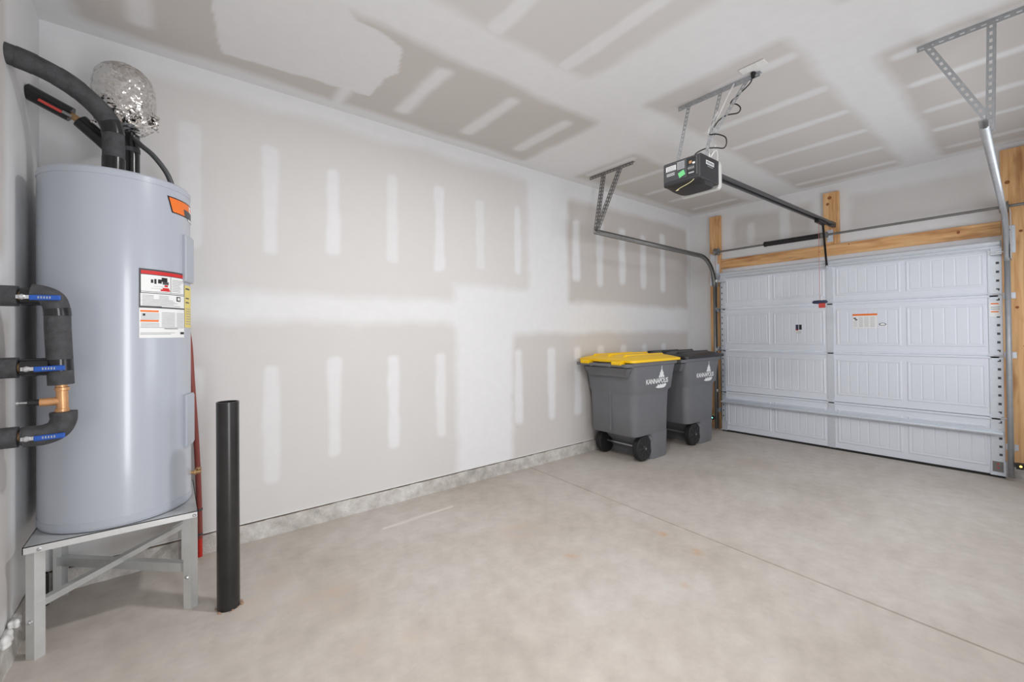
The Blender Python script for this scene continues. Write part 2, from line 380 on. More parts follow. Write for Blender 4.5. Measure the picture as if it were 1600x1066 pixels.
# door wall: drywall around the rough opening (three sheets of one wall)
OY0, OY1, OZ = 0.31, 2.80, 2.16
def mud_door(a, b):
    return mudmask(a, b, [(1.80, 2.70, 2.50, 2.90, 0.8), (0.34, 1.42, 2.50, 2.88, 0.55)], [(2.44, 2.53, 2.5, 2.8), (2.02, 2.14, 2.5, 2.93), (1.72, 1.80, 2.5, 2.7)], strength=0.8)
wr = sheet('wall_right', lambda a, b: (np.full_like(a, XR), a, b), YF, YB, OZ, ZC, mud_door, 0.016)
for y0, y1 in ((YF, OY0), (OY1, YB)):
    p = sheet('drywall_sheet', lambda a, b: (np.full_like(a, XR), a, b), y0, y1, 0.0, OZ, lambda a, b: np.ones_like(a), 0.03); p.parent = wr; del p['kind']

# wall behind the camera, with the doorway and window added for fill light
def mud_front(a, b): return mudmask(a, b, [(2.2, 5.9, 1.7, 2.9), (2.2, 5.9, 0.1, 1.4)], [])
wf = sheet('wall_front', lambda a, b: (a, np.full_like(a, YF), b), XL, XR, FILL_DOORWAY[2] + 0.3, ZC, mud_front, 0.03, True)
for a0, a1, b0, b1 in ((XL, FILL_DOORWAY[0], 0.0, 2.35), (FILL_DOORWAY[0], FILL_DOORWAY[1], FILL_DOORWAY[2], 2.35), (FILL_DOORWAY[1], FILL_WINDOW[0], 0.0, 2.35), (FILL_WINDOW[0], FILL_WINDOW[1], 0.0, FILL_WINDOW[2]), (FILL_WINDOW[0], FILL_WINDOW[1], FILL_WINDOW[3], 2.35), (FILL_WINDOW[1], XR, 0.0, 2.35)):
    p = sheet('drywall_sheet', lambda a, b: (a, np.full_like(a, YF), b), a0, a1, b0, b1, lambda a, b: np.ones_like(a), 0.04, True); p.parent = wf; del p['kind']
# reveals and frames of the two openings added for fill light
MB().box(FILL_DOORWAY[0] - 0.02, FILL_DOORWAY[0], YF - 0.12, YF + 0.01, 0, FILL_DOORWAY[2] + 0.02).box(FILL_DOORWAY[1], FILL_DOORWAY[1] + 0.02, YF - 0.12, YF + 0.01, 0, FILL_DOORWAY[2] + 0.02).box(FILL_DOORWAY[0], FILL_DOORWAY[1], YF - 0.12, YF + 0.01, FILL_DOORWAY[2], FILL_DOORWAY[2] + 0.02).build('fill_doorway', 'white_plastic', kind='structure')
wn = MB().box(FILL_WINDOW[0] - 0.03, FILL_WINDOW[0], YF - 0.09, YF + 0.01, FILL_WINDOW[2] - 0.03, FILL_WINDOW[3] + 0.03).box(FILL_WINDOW[1], FILL_WINDOW[1] + 0.03, YF - 0.09, YF + 0.01, FILL_WINDOW[2] - 0.03, FILL_WINDOW[3] + 0.03).box(FILL_WINDOW[0], FILL_WINDOW[1], YF - 0.09, YF + 0.01, FILL_WINDOW[3], FILL_WINDOW[3] + 0.03).box(FILL_WINDOW[0], FILL_WINDOW[1], YF - 0.09, YF + 0.02, FILL_WINDOW[2] - 0.03, FILL_WINDOW[2]).build('fill_window', 'white_plastic', kind='structure')

# floor: sub-base with two cast slabs and a tooled joint between them
fl = MB().box(XL - 0.3, XR + 0.3, YF - 0.6, YB + 0.2, -0.12, -0.012).build('floor', 'curb', kind='structure')
jx = lambda y: 2.70 + 0.047 * y
rust = [(2.537, 1.386, .05), (2.588, 1.652, .045), (2.571, 1.70, .03), (1.918, 1.849, .06), (0.687, 2.178, .10), (0.664, 2.364, .14), (0.579, 2.399, .12), (0.873, 1.821, .07), (0.663, 1.889, .07), (2.156, 1.246, .03), (0.3, 2.55, .12), (0.45, 2.7, .10), (1.9, 2.3, .16), (4.7, 1.9, .22)]
def slab(x0f, x1f, name):
    nv, nu = 190, 170
    ys = np.linspace(YF - 0.5, YB, nv); V = []; S = []; K = []
    for y in ys:
        a, b = x0f(y), x1f(y)
        for x in np.linspace(a, b, nu): V.append((x, y, 0.0))
    A = np.array(V)[:, 0]; B = np.array(V)[:, 1]; st = np.zeros(len(A))
    for x, y, r in rust: st = np.maximum(st, (0.85 if r < 0.07 else 0.30) * np.clip(1.3 - np.hypot(A - x, B - y) / r * 1.1, 0, 1))
    # chalk scrape
    p0 = np.array((1.173, 2.941)); p1 = np.array((1.731, 2.968)); d = p1 - p0; t = np.clip(((A - p0[0]) * d[0] + (B - p0[1]) * d[1]) / (d @ d), 0, 1)
    ck = 0.9 * np.clip(1 - np.hypot(A - p0[0] - t * d[0], B - p0[1] - t * d[1]) / 0.021, 0, 1)
    F = [(i * nu + j, i * nu + j + 1, (i + 1) * nu + j + 1, (i + 1) * nu + j) for i in range(nv - 1) for j in range(nu - 1)]
    n = len(V)                                   # joint-side edge drops into the groove
    edge = [i * nu + (nu - 1 if name == 'a' else 0) for i in range(nv)]
    sgn = 0.004 if name == 'a' else -0.004
    for e in edge: V.append((V[e][0] + sgn, V[e][1], -0.012))
    for i in range(nv - 1):
        q = (edge[i], n + i, n + i + 1, edge[i + 1]); F.append(q if name == 'a' else q[::-1])
    me = bpy.data.meshes.new('concrete_slab'); me.from_pydata(V, [], F)
    for nm, arr in (('stain', st), ('chalk', ck)):
        at = me.attributes.new(nm, 'FLOAT', 'POINT'); at.data.foreach_set('value', np.concatenate([arr, np.zeros(nv)]).astype(np.float32))
    me.materials.append(MATS['slab']); o = bpy.data.objects.new('concrete_slab', me); COL.objects.link(o); o.parent = fl
slab(lambda y: XL, lambda y: jx(y) - 0.007, 'a'); slab(lambda y: jx(y) + 0.007, lambda y: XR + 0.3, 'b')

# concrete stem-wall curb along the back and left walls, rough top edge, gap shadow under the drywall painted as a dark strip
def curb(name, L, h, f3, seed):
    r = random.Random(seed); n = int(L / 0.05); mb = MB(); rings = []
    for i in range(n + 1):
        t = L * i / n; dz = r.uniform(-0.004, 0.004); dp = r.uniform(-0.003, 0.003)
        rings.append([f3(t, 0.0, 0), f3(t, 0.016 + dp + r.uniform(0, 0.006), 0), f3(t, 0.012 + dp, h * 0.5), f3(t, 0.010 + dp, h - 0.012 + dz), f3(t, 0.004, h + dz), f3(t, 0.0, h + dz)])
    mb.loft(rings); return mb.build(name, 'curb', kind='structure', smooth=50)
curb('baseboard_back', XR - XL, 0.112, lambda t, d, z: (XL + t, YB - 0.002 - d, z), 1)
curb('baseboard_left', YB - YF, 0.15, lambda t, d, z: (XL + 0.002 + d, YF + t, z), 2)
g = MB().box(XL, XR, YB - 0.003, YB + 0.01, 0.112, 0.121).build('gap_shade_strip', 'gap_shade', kind='structure')
# drywall lower edge thickness above the gap
MB().box(XL, XR, YB - 0.006, YB + 0.01, 0.121, 0.128).build('trim_2', 'plaster', kind='structure')

# ---------------------------------------------------------------- pine boards around the garage door
def board(name, x0, x1, y0, y1, z0, z1, axis, knots=()):
    mb = MB().box(x0, x1, y0, y1, z0, z1); o = mb.build(name, 'pine', kind='structure', bevel=0.003)
    me = o.data; at = me.attributes.new('grain', 'FLOAT_VECTOR', 'POINT'); s = random.uniform(0, 20)
    at.data.foreach_set('vector', [c for v in me.vertices for c in ((v.co.z + s, v.co.y, v.co.x) if axis == 'z' else (v.co.y + s, v.co.z, v.co.x))])
    for y, z, r in knots:
        k = MB().lathe((x0 - 0.0004, y, z), [(r, 0), (r * 0.95, 0.0006)], 12, (-1, 0, 0)).build('knot', 'knot', o)
        k.scale = (1, 0.75, 1) if axis == 'y' else (1, 1, 1)
    return o
BX = 6.012
board('trim_3', BX, XR - 0.001, 2.872, 3.025, 0.0, 2.978, 'z', ((2.93, 1.62, .012), (2.97, 2.5, .012)))
board('trim_4', BX, XR - 0.001, 0.288, 2.870, 2.226, 2.354, 'y', ((2.28, 2.285, .010), (1.9, 2.33, .008), (0.75, 2.30, .016)))
board('trim_5', BX, XR - 0.001, 1.513, 1.664, 2.356, 2.962, 'z', ((1.62, 2.83, .016), (1.60, 2.90, .02)))
board('trim_6', BX, XR - 0.001, 0.125, 0.286, 0.14, 3.004, 'z', ((0.245, 2.70, .017), (0.17, 2.24, .012), (0.25, 1.72, .009), (0.20, 1.55, .012), (0.16, 1.2, .008)))
MB().box(BX + 0.006, XR - 0.001, 0.0, 0.29, 0.0, 0.14).build('trim_7', 'curb', kind='structure')

# ---------------------------------------------------------------- garage door
DX = 5.925                    # inner face of the door skin
DY0, DY1 = 0.285, 2.835
door = thing('garage_door', 'closed pale grey-white sectional garage door with stamped plank panels', 'garage door', (DX, 1.56, 0))
SEC = [(0.020, 0.545), (0.550, 1.108), (1.113, 1.668), (1.673, 2.165)]
CEN = (1.553, 1.622)
def panel_mesh(wd, h):        # stamped carriage panel: moulded frame and six planks with V grooves; faces -X
    mb = MB(); ys = [0, 0.010, 0.022, 0.034]; n = 6
    prof = [(0.0, 0.002), (0.007, -0.0035), (0.018, -0.0035), (0.024, -0.0005), (0.030, -0.0005)]     # (inset, x)
    rings = []
    for i, x in prof: rings.append([(x, -wd / 2 + i, -h / 2 + i), (x, wd / 2 - i, -h / 2 + i), (x, wd / 2 - i, h / 2 - i), (x, -wd / 2 + i, h / 2 - i)])
    mb.loft(rings, False, False)
    y0, y1, z0, z1 = -wd / 2 + 0.03, wd / 2 - 0.03, -h / 2 + 0.03, h / 2 - 0.03; xb = -0.0005; pw = (y1 - y0) / n
    cols = []
    for k in range(n):
        a = y0 + k * pw; cols += [(a, xb + 0.0002 if k else xb), (a + 0.008, xb - 0.0022), (a + pw - 0.008, xb - 0.0022)]
    cols.append((y1, xb)); b = len(mb.v)
    for y, x in cols: mb.v += [(x, y, z0), (x, y, z1)]
    for k in range(len(cols) - 1): mb.face((b + 2 * k, b + 2 * k + 2, b + 2 * k + 3, b + 2 * k + 1))
    return mb
halves = [(DY0 + 0.095, CEN[0] - 0.015), (CEN[1] + 0.015, DY1 - 0.065)]
pan_proto = {}
slot_pitch = 0.072
for si, (z0, z1) in enumerate(SEC):
    mb = MB().box(DX, DX + 0.045, DY0, DY1, z0, z1)
    s = mb.build('door_section', 'door_white', door, bevel=0.002)
    # rolled lips along the section joints
    lip = MB()
    if si < 3: lip.box(DX - 0.012, DX + 0.002, DY0 + 0.02, DY1 - 0.02, z1 - 0.022, z1 - 0.001)
    if si > 0: lip.box(DX - 0.010, DX + 0.002, DY0 + 0.02, DY1 - 0.02, z0, z0 + 0.014)
    lip.build('section_lip', 'door_white', s, bevel=0.004)
    for (ya, yb) in halves:
        wd = (yb - ya - 0.05) / 2
        for yc in (ya + 0.005 + wd / 2, yb - 0.005 - wd / 2):
            zz0, zz1 = z0 + (0.075 if si else 0.07), z1 - (0.075 if si < 3 else 0.10)
            key = (round(wd, 3), round(zz1 - zz0, 3))
            if key not in pan_proto:
                o = panel_mesh(wd, zz1 - zz0).build('stamped_panel', 'door_white', s, local=True); pan_proto[key] = o
            else:
                o = pan_proto[key].copy(); COL.objects.link(o); o.parent = s
            o.location = (-0.0015, yc - 1.56, (zz0 + zz1) / 2)
    MB().box(DX - 0.006, DX + 0.001, CEN[0], CEN[1], z0 + 0.002, z1 - 0.002).build('centre_stile', 'galv', s, bevel=0.001)
    # end stiles: slotted galvanized plates
    for y0, y1, off in ((DY0, DY0 + 0.085, -0.018), (DY1 - 0.055, DY1, 0.010)):
        st = MB(); yc = (y0 + y1) / 2
        st.perf((DX - 0.006, yc, z0 + 0.003), (DX - 0.006, yc, z1 - 0.003), (0, 1, 0), y1 - y0, slot_pitch, 0.24, 0.30, off)
        st.build('end_stile', 'galv', s, solid=0.002)
        MB().box(DX - 0.0035, DX + 0.0005, y0 + 0.004, y1 - 0.004, z0 + 0.006, z1 - 0.006).build('stile_backing', 'print_dark', s)
# hinges at the joints
for zj in (0.547, 1.110, 1.670):
    for y in (0.335, 1.588, 2.80):
        h = MB().box(DX - 0.012, DX - 0.004, y - 0.026, y + 0.026, zj - 0.045, zj + 0.045)
        h.lathe((DX - 0.017, y - 0.035, zj), [(0.008, 0), (0.008, 0.07)], 10, (0, 1, 0))
        hg = h.build('hinge', 'galv', door, smooth=40)
        if y != 1.588:
            sgn = -1 if y < 1 else 1
            MB().lathe((DX - 0.035, y, zj), [(0.005, 0), (0.005, 0.075)], 10, (0, sgn, 0)).build('roller_stem', 'steel', hg, smooth=40)
            MB().lathe((DX - 0.035, y + sgn * 0.072, zj), [(0.008, 0), (0.021, 0.002), (0.021, 0.012), (0.008, 0.014)], 14, (0, sgn, 0)).build('roller', 'white_plastic', hg, smooth=40)
# struts: one along the top edge, a deeper one on the bottom section
def strut(prof):
    mb = MB(); n = len(prof)
    for y in (DY0 + 0.005, DY1 - 0.005): mb.v += [(DX - d, y, z) for d, z in prof]
    for k in range(n - 1): mb.face((k, k + 1, k + 1 + n, k + n))
    return mb.build('strut', 'galv', door, solid=0.0015)
strut([(0.004, 2.075), (0.012, 2.090), (0.026, 2.094), (0.030, 2.108), (0.022, 2.118), (0.030, 2.130), (0.036, 2.148), (0.028, 2.160), (0.004, 2.166)])
strut([(0.008, 0.440), (0.008, 0.418), (0.034, 0.416), (0.056, 0.414), (0.060, 0.406), (0.056, 0.394), (0.050, 0.394)])
MB().box(DX - 0.004, DX + 0.05, DY0, DY1, 0.0, 0.024).build('bottom_seal', 'seal', door, bevel=0.004)
for y0, y1 in ((DY0 - 0.005, DY0 + 0.09), (DY1 - 0.07, DY1 + 0.005)):
    MB().box(DX - 0.03, DX, y0, y1, 0.022, 0.030).box(DX - 0.008, DX - 0.003, y0, y1, 0.03, 0.15).build('bottom_bracket', 'galv', door)
for y, sgn in ((0.315, -1), (2.805, 1)):
    b = MB().box(DX - 0.02, DX - 0.006, y - 0.035, y + 0.035, 2.03, 2.10).box(DX - 0.075, DX - 0.006, y - 0.035, y + 0.035, 2.03, 2.038)
    tb = b.build('top_roller_bracket', 'galv', door, bevel=0.001)
    MB().lathe((DX - 0.065, y, 2.05), [(0.005, 0), (0.005, 0.05), (0.021, 0.051), (0.021, 0.062)], 12, (0, sgn, 0)).build('roller', 'white_plastic', tb, smooth=40)
def flat_label(name, y0, y1, z0, z1, strips, parent, x=DX - 0.0075, label=None, base='print_white'):
    mb = MB(); mb.use(base).box(x, x + 0.001, y0, y1, z0, z1)
    for mname, a0, a1, b0, b1 in strips:       # fractions, a from the left as seen from inside (high y)
        ya, yb = y1 + (y0 - y1) * a0, y1 + (y0 - y1) * a1; za, zb = z0 + (z1 - z0) * b0, z0 + (z1 - z0) * b1
        mb.use(mname).box(x - 0.0004, x, min(ya, yb), max(ya, yb), za, zb)
    return mb.build(name, None, parent, label=label)
rows = [('print_orange', 0, 1, .87, 1.0), ('print_black', .04, .15, .66, .74), ('print_dark', .1, .2, .55, .64)]
rows += [('print_grey', c, c + .18, .10 + .09 * k, .125 + .09 * k) for c in (.25, .48, .72) for k in range(8)] + [('print_grey', .04, .2, .1 + .09 * k, .12 + .09 * k) for k in range(5)]
flat_label('warning_label', 1.168, 1.381, 1.378, 1.535, rows, door, DX - 0.0066, 'white warning label with an orange header')
ov = MB(); ov.use('print_dark'); ov.lathe((DX - 0.0062, 1.125, 1.418), [(0.030, 0), (0.030, 0.0008)], 20, (-1, 0, 0)); ov.use('print_white').lathe((DX - 0.0071, 1.125, 1.418), [(0.022, 0), (0.022, 0.0006)], 20, (-1, 0, 0))
ob = ov.build('oval_sticker', None, door); ob.scale = (1, 1, 0.5); ob.location.z = 1.418 * 0.5
flat_label('small_sticker', 1.872, 1.935, 1.325, 1.430, [('navy', 0, .46, .42, 1), ('print_black', .54, 1, .42, 1), ('print_red', 0, .46, .34, .44), ('print_grey', .1, .9, .05, .12), ('print_grey', .1, .9, .2, .26)], door, DX - 0.0066)
flat_label('spring_warning_sticker', 0.293, 0.362, 1.47, 1.60, [('print_orange', .1, .8, .86, .95), ('print_orange', .1, .8, .30, .38), ('print_grey', .1, .9, .5, .55), ('print_grey', .1, .9, .64, .69)], door)
flat_label('bottom_warning_sticker', 0.295, 0.362, 0.05, 0.145, [('print_red', .42, .62, .7, .8), ('print_red', .42, .62, .35, .45)], door, DX - 0.0092, base='galv_dull')

# ---------------------------------------------------------------- door tracks
def track_path(zt, zend, xend):
    R = 0.40; xv = 5.862; pts = [(xv, 0.03), (xv, 1.0), (xv, zt - R)]
    for i in range(1, 13):
        a = math.pi / 2 * i / 12; pts.append((xv - R + R * math.cos(a), zt - R + R * math.sin(a)))
    pts.append((xend, zend)); return pts
def make_track(name, label, yv, yh, sgn, zt, zend, xend, hang, tm):
    t = thing(name, label, 'door track', (5.862, yv, 0), 'garage door tracks')
    P = track_path(zt, zend, xend); prof = [(-0.020, 0.012 * sgn), (-0.026, 0.0), (-0.026, -0.014 * sgn), (-0.016, -0.022 * sgn), (0.016, -0.022 * sgn), (0.026, -0.014 * sgn), (0.026, 0.0), (0.018, 0.016 * sgn)]
    prof = [(a, -b) for a, b in prof]
    yy = lambda x: yv + (yh - yv) * max(0, (5.46 - x) / (5.46 - xend))
    MB().sweep([(x, yv, z) for x, z in P[:3]], prof, (0, 1, 0)).build('vertical_track', tm, t, smooth=35, solid=0.0022)
    MB().sweep([(x, yy(x), z) for x, z in P[2:]], prof, (0, 1, 0)).build('horizontal_track', tm, t, smooth=35, solid=0.0022)
    a = hang                                    # ceiling angle, straps
    x = a['x']; ang = MB()
    ang.perf((x, a['y0'], ZC - 0.018), (x, a['y1'], ZC - 0.018), (0, 0, 1), 0.034, 0.04, 0.35, 0.5)
    ang.perf((x + 0.017, a['y0'], ZC - 0.002), (x + 0.017, a['y1'], ZC - 0.002), (1, 0, 0), 0.034, 0.04, 0.35, 0.5)
    ang.build('ceiling_angle', a['m'], t, solid=0.0022)
    for (p, q) in a['straps']:
        d = (Vector(q) - Vector(p)).normalized(); wv = d.cross(Vector((1, 0, 0))).normalized()
        st = MB().perf(p, q, wv, 0.034, 0.04, 0.35, 0.5); o3 = wv * 0.017 + Vector((0.017, 0, 0))
        st.perf(Vector(p) + o3, Vector(q) + o3, (1, 0, 0), 0.032, 0.04, 0.35, 0.5)
        st.build('hanger_strap', a['m'], t, solid=0.0022)
    for zb in (0.275, 1.117, 1.66):             # jamb brackets to the pine board
        yb0, yb1 = (yv - 0.045, yv + 0.03) if sgn < 0 else (yv - 0.01, yv + 0.05)
        MB().box(5.885, BX, min(yv, yb0 + 0.02), min(yv, yb0 + 0.02) + 0.003, zb - 0.025, zb + 0.025).box(BX - 0.004, BX - 0.001, yb0, yb1, zb - 0.028, zb + 0.028).build('jamb_bracket', 'galv', t, bevel=0.001)
        MB().lathe((BX - 0.004, (yb0 + yb1) / 2, zb), [(0.009, 0), (0.009, 0.006), (0.005, 0.009)], 8, (-1, 0, 0)).build('bolt', 'dark_steel', t)
    yf = yv + sgn * 0.03                        # flag angle at the top
    MB().box(5.80, BX - 0.002, yf, yf + 0.003, 1.98, 2.42).box(BX - 0.006, BX - 0.002, yf - 0.02, yf + 0.03, 2.05, 2.30).build('flag_bracket', 'galv', t, bevel=0.001)
    for zb in (2.08, 2.12, 2.26): MB().lathe((BX - 0.006, yf + 0.008, zb), [(0.008, 0), (0.008, 0.005)], 8, (-1, 0, 0)).build('bolt', 'dark_steel', t)
    return t
ZT = 2.362
make_track('door_track', 'galvanized garage door track along the long wall, behind the bins', 2.880, 2.880, 1, ZT, 2.388, 3.385,
           dict(x=3.60, y0=3.13, y1=2.57, m='galv_dull', straps=[((3.60, 2.955, ZC - 0.02), (3.405, 2.905, 2.40)), ((3.60, 2.745, ZC - 0.02), (3.41, 2.895, 2.40))]), 'galv_dull')
make_track('door_track', 'galvanized garage door track at the right edge with two slotted ceiling straps', 0.252, 0.214, -1, ZT, 2.42, 3.30,
           dict(x=3.53, y0=0.49, y1=-0.10, m='galv_mid', straps=[((3.53, 0.445, ZC - 0.02), (3.49, 0.207, 2.50)), ((3.53, 0.19, ZC - 0.02), (3.49, 0.20, 2.43))]), 'galv_mid')
# slotted jamb angle visible between left track and door
ja = thing('jamb_angle', 'slotted steel angle beside the left edge of the garage door', 'steel angle', (5.95, 2.846, 0))
MB().perf((5.97, 2.855, 0.03), (5.97, 2.855, 2.12), (0, 1, 0), 0.028, 0.075, 0.35, 0.35).perf((5.99, 2.869, 0.03), (5.99, 2.869, 2.12), (1, 0, 0), 0.035, 0.075, 0.3, 0.3).build('slotted_plate', 'galv_dull', ja, solid=0.002)

# ---------------------------------------------------------------- torsion shaft and spring
ts = thing('torsion_shaft', 'steel torsion shaft with black coil spring above the garage door', 'door spring', (5.90, 1.55, 2.455))
SX, SZ = 5.90, 2.455
MB().tube([(SX, 0.10, SZ + 0.005), (SX, 2.93, SZ - 0.005)], 0.0127, 14).build('shaft', 'galv_dull', ts, smooth=40)
pts = []; y0, y1, turns = 1.66, 2.24, 46
for i in range(turns * 10 + 1):
    a = 2 * math.pi * i / 10; pts.append((SX + 0.026 * math.cos(a), y0 + (y1 - y0) * i / (turns * 10), SZ + 0.026 * math.sin(a)))
MB().tube(pts, 0.0062, 6).build('coil_spring', 'spring_black', ts, smooth=60)
for y in (1.645, 2.25): MB().lathe((SX, y - 0.02, SZ), [(0.022, 0), (0.033, 0.008), (0.033, 0.032), (0.022, 0.04)], 18, (0, 1, 0)).build('spring_cone', 'galv_dull' if y < 2 else 'spring_black', ts, smooth=40)
MB().box(SX - 0.006, BX - 0.002, 1.600, 1.606, SZ - 0.04, SZ + 0.04).box(BX - 0.006, BX - 0.002, 1.57, 1.63, SZ - 0.07, SZ + 0.07).build('centre_bearing_plate', 'galv', ts)
MB().lathe((SX, 1.592, SZ), [(0.030, 0), (0.036, 0.004), (0.036, 0.018), (0.02, 0.022)], 18, (0, 1, 0)).build('bearing', 'galv_dull', ts, smooth=40)
for y in (2.868, 0.262):
    MB().lathe((SX, y - 0.03, SZ), [(0.025, 0), (0.052, 0.004), (0.052, 0.010), (0.042, 0.016), (0.046, 0.05), (0.052, 0.055), (0.03, 0.06)], 22, (0, 1, 0)).build('cable_drum', 'galv_dull', ts, smooth=40)
    MB().tube([(SX - 0.05, y, 2.39), (DX - 0.02, y, 0.06)], 0.002, 6).build('lift_cable', 'dark_steel', door)

# ---------------------------------------------------------------- garage door opener
OYC = 1.56
op = thing('garage_door_opener', 'black ceiling-hung garage door opener with long dark rail and hanging release cord', 'door opener', (2.86, OYC, 2.45))
oz0, oz1 = 2.372, 2.538
rings = []
for x, i in ((2.728, 0.012), (2.735, 0.0), (2.98, 0.0)):
    rings.append([(x, 1.425 + i, oz0 + i), (x, 1.70 - i, oz0 + i + 0.004), (x, 1.70 - i, oz1 - i), (x, 1.425 + i, oz1 - i)])
body = MB().loft(rings).build('housing', 'opener_black', op, bevel=0.006)
f = MB(); f.use('opener_face'); FX = 2.7275
f.box(FX - 0.003, FX, 1.445, 1.685, oz0 + 0.03, oz1 - 0.012)
def fr(mn, a0, a1, b0, b1, d=0.0006):
    y1_, y0_ = 1.685, 1.445
    f.use(mn).box(FX - 0.003 - d, FX - 0.003, y1_ + (y0_ - y1_) * a1, y1_ + (y0_ - y1_) * a0, oz0 + 0.03 + (oz1 - oz0 - 0.042) * b0, oz0 + 0.03 + (oz1 - oz0 - 0.042) * b1)
for k in range(9): fr('print_black', .02, .64, .04 + .105 * k, .075 + .105 * k, 0.0003)
fr('print_white', .05, .36, .58, .86); fr('print_grey', .40, .62, .52, .94); fr('print_dark', .05, .36, .28, .5)
for k in range(4): fr('print_dark', .07, .34, .60 + .065 * k, .625 + .065 * k, 0.0008); fr('print_white', .07, .32, .31 + .045 * k, .325 + .045 * k, 0.0008)
for k in range(6): fr('print_dark', .42, .60, .56 + .06 * k, .58 + .06 * k, 0.0008)
fr('print_black', .68, .96, .02, .98); fr('print_grey', .74, .9, .12, .2, .001); fr('copper', .76, .84, .66, .8, .002); fr('print_white', .86, .93, .6, .7, .001); fr('print_dark', .72, .92, .3, .55, .002)
for k in range(4): fr('steel', .73 + .05 * k, .755 + .05 * k, .36, .46, .004)
f.build('control_panel', None, op)
gs = MB().obox((FX - 0.006, 1.556, 2.432), (0.0006, 0, 0), (0, 0.021, -0.008), (0, 0.006, 0.017)); gs.build('green_sticker', 'print_green', op, label='green sticker')
sl = MB(); sl.use('print_white').box(2.80, 2.905, 1.4238, 1.425, 2.478, 2.505); sl.use('print_dark')
for k in range(7): sl.box(2.807 + k * 0.0135, 2.815 + k * 0.0135, 1.4234, 1.4238, 2.484, 2.499)
sl.use('print_grey')
for k in range(8): sl.box(2.82 + k * 0.009, 2.825 + k * 0.009, 1.4236, 1.425, 2.464, 2.470)
sl.build('side_label', None, op)
ln = []
for x, i in ((2.972, 0.0), (2.985, -0.010), (3.000, -0.008), (3.012, 0.03)):
    ln.append([(x, q[0], q[1]) for q in rrect(1.425 + i, 1.70 - i, oz0 - 0.022 + i, oz1 - 0.004 - i, 0.03, 0)])
MB().loft(ln).build('light_lens', 'lens', op, smooth=40)
MB().loft([rrect(2.79, 2.97, 1.45, 1.68, 0.05, oz0 - 0.016), rrect(2.745, 2.975, 1.432, 1.695, 0.05, oz0 + 0.002)]).build('lens_tray', 'opener_black', op, smooth=30)
rail = MB(); RX0, RX1, RZ0, RZ1 = 2.98, 5.93, 2.528, 2.577
prof = [(-0.012, -0.019), (-0.017, -0.019), (-0.017, 0.019), (-0.012, 0.019)]
dz = (RZ1 - RZ0) / (RX1 - RX0)
for sy in (-0.016, 0.016): rail.obox(((RX0 + RX1) / 2, OYC + sy, (RZ0 + RZ1) / 2), ((RX1 - RX0) / 2, 0, (RZ1 - RZ0) / 2), (0, 0.0016, 0), (0, 0, 0.017))
rail.obox(((RX0 + RX1) / 2, OYC, (RZ0 + RZ1) / 2 + 0.015), ((RX1 - RX0) / 2, 0, (RZ1 - RZ0) / 2), (0, 0.016, 0), (0, 0, 0.0016))
for sy in (-0.024, 0.024): rail.obox(((RX0 + RX1) / 2, OYC + sy, (RZ0 + RZ1) / 2 - 0.016), ((RX1 - RX0) / 2, 0, (RZ1 - RZ0) / 2), (0, 0.009, 0), (0, 0, 0.0014))
rail.build('rail', 'rail_grey', op)
MB().tube([(RX0, OYC, RZ0 - 0.004), (RX1 - 0.05, OYC, RZ1 - 0.004)], 0.004, 6).build('drive_chain', 'black', op)
MB().box(5.86, BX - 0.002, OYC - 0.018, OYC + 0.018, 2.545, 2.60).build('header_bracket', 'dark_steel', op, bevel=0.002)
tr = MB().box(5.42, 5.66, OYC - 0.022, OYC + 0.022, 2.520, 2.552).build('trolley', 'black', op, bevel=0.004)
MB().obox((5.765, 1.585, 2.315), (0.128, 0.02, -0.225), (0.010, 0, 0.006), (0, 0.003, 0)).obox((5.765, 1.585, 2.315), (0.128, 0.02, -0.225), (0, 0.010, 0), (0.004, 0, 0.002)).build('door_arm', 'black', op)
MB().box(5.862, DX - 0.006, 1.595, 1.601, 2.06, 2.10).box(DX - 0.010, DX - 0.004, 1.56, 1.62, 2.04, 2.12).lathe((5.885, 1.58, 2.082), [(0.006, 0), (0.006, 0.05)], 10, (0, 1, 0)).build('arm_bracket', 'galv', op)
MB().tube([(5.48, OYC, 2.52), (5.481, OYC, 2.1), (5.482, OYC, 1.69)], 0.0022, 8).build('release_cord', 'cord_red', op, label='thin red release cord')
hd = MB().lathe((5.482, OYC + 0.07, 1.665), [(0.006, 0), (0.017, 0.012), (0.02, 0.05), (0.02, 0.09), (0.017, 0.128), (0.006, 0.14)], 14, (0, -1, 0)).build('release_handle', 'navy', op, smooth=50)
MB().box(5.458, 5.462, OYC - 0.055, OYC + 0.005, 1.60, 1.65).build('red_tag', 'red_plastic', op)
MB().tube([(5.47, OYC - 0.02, 1.668), (5.47, OYC - 0.02, 1.73), (5.474, OYC - 0.005, 1.74), (5.48, OYC + 0.01, 1.72), (5.48, OYC + 0.012, 1.67)], 0.003, 8).build('cord_knot', 'white_plastic', op)
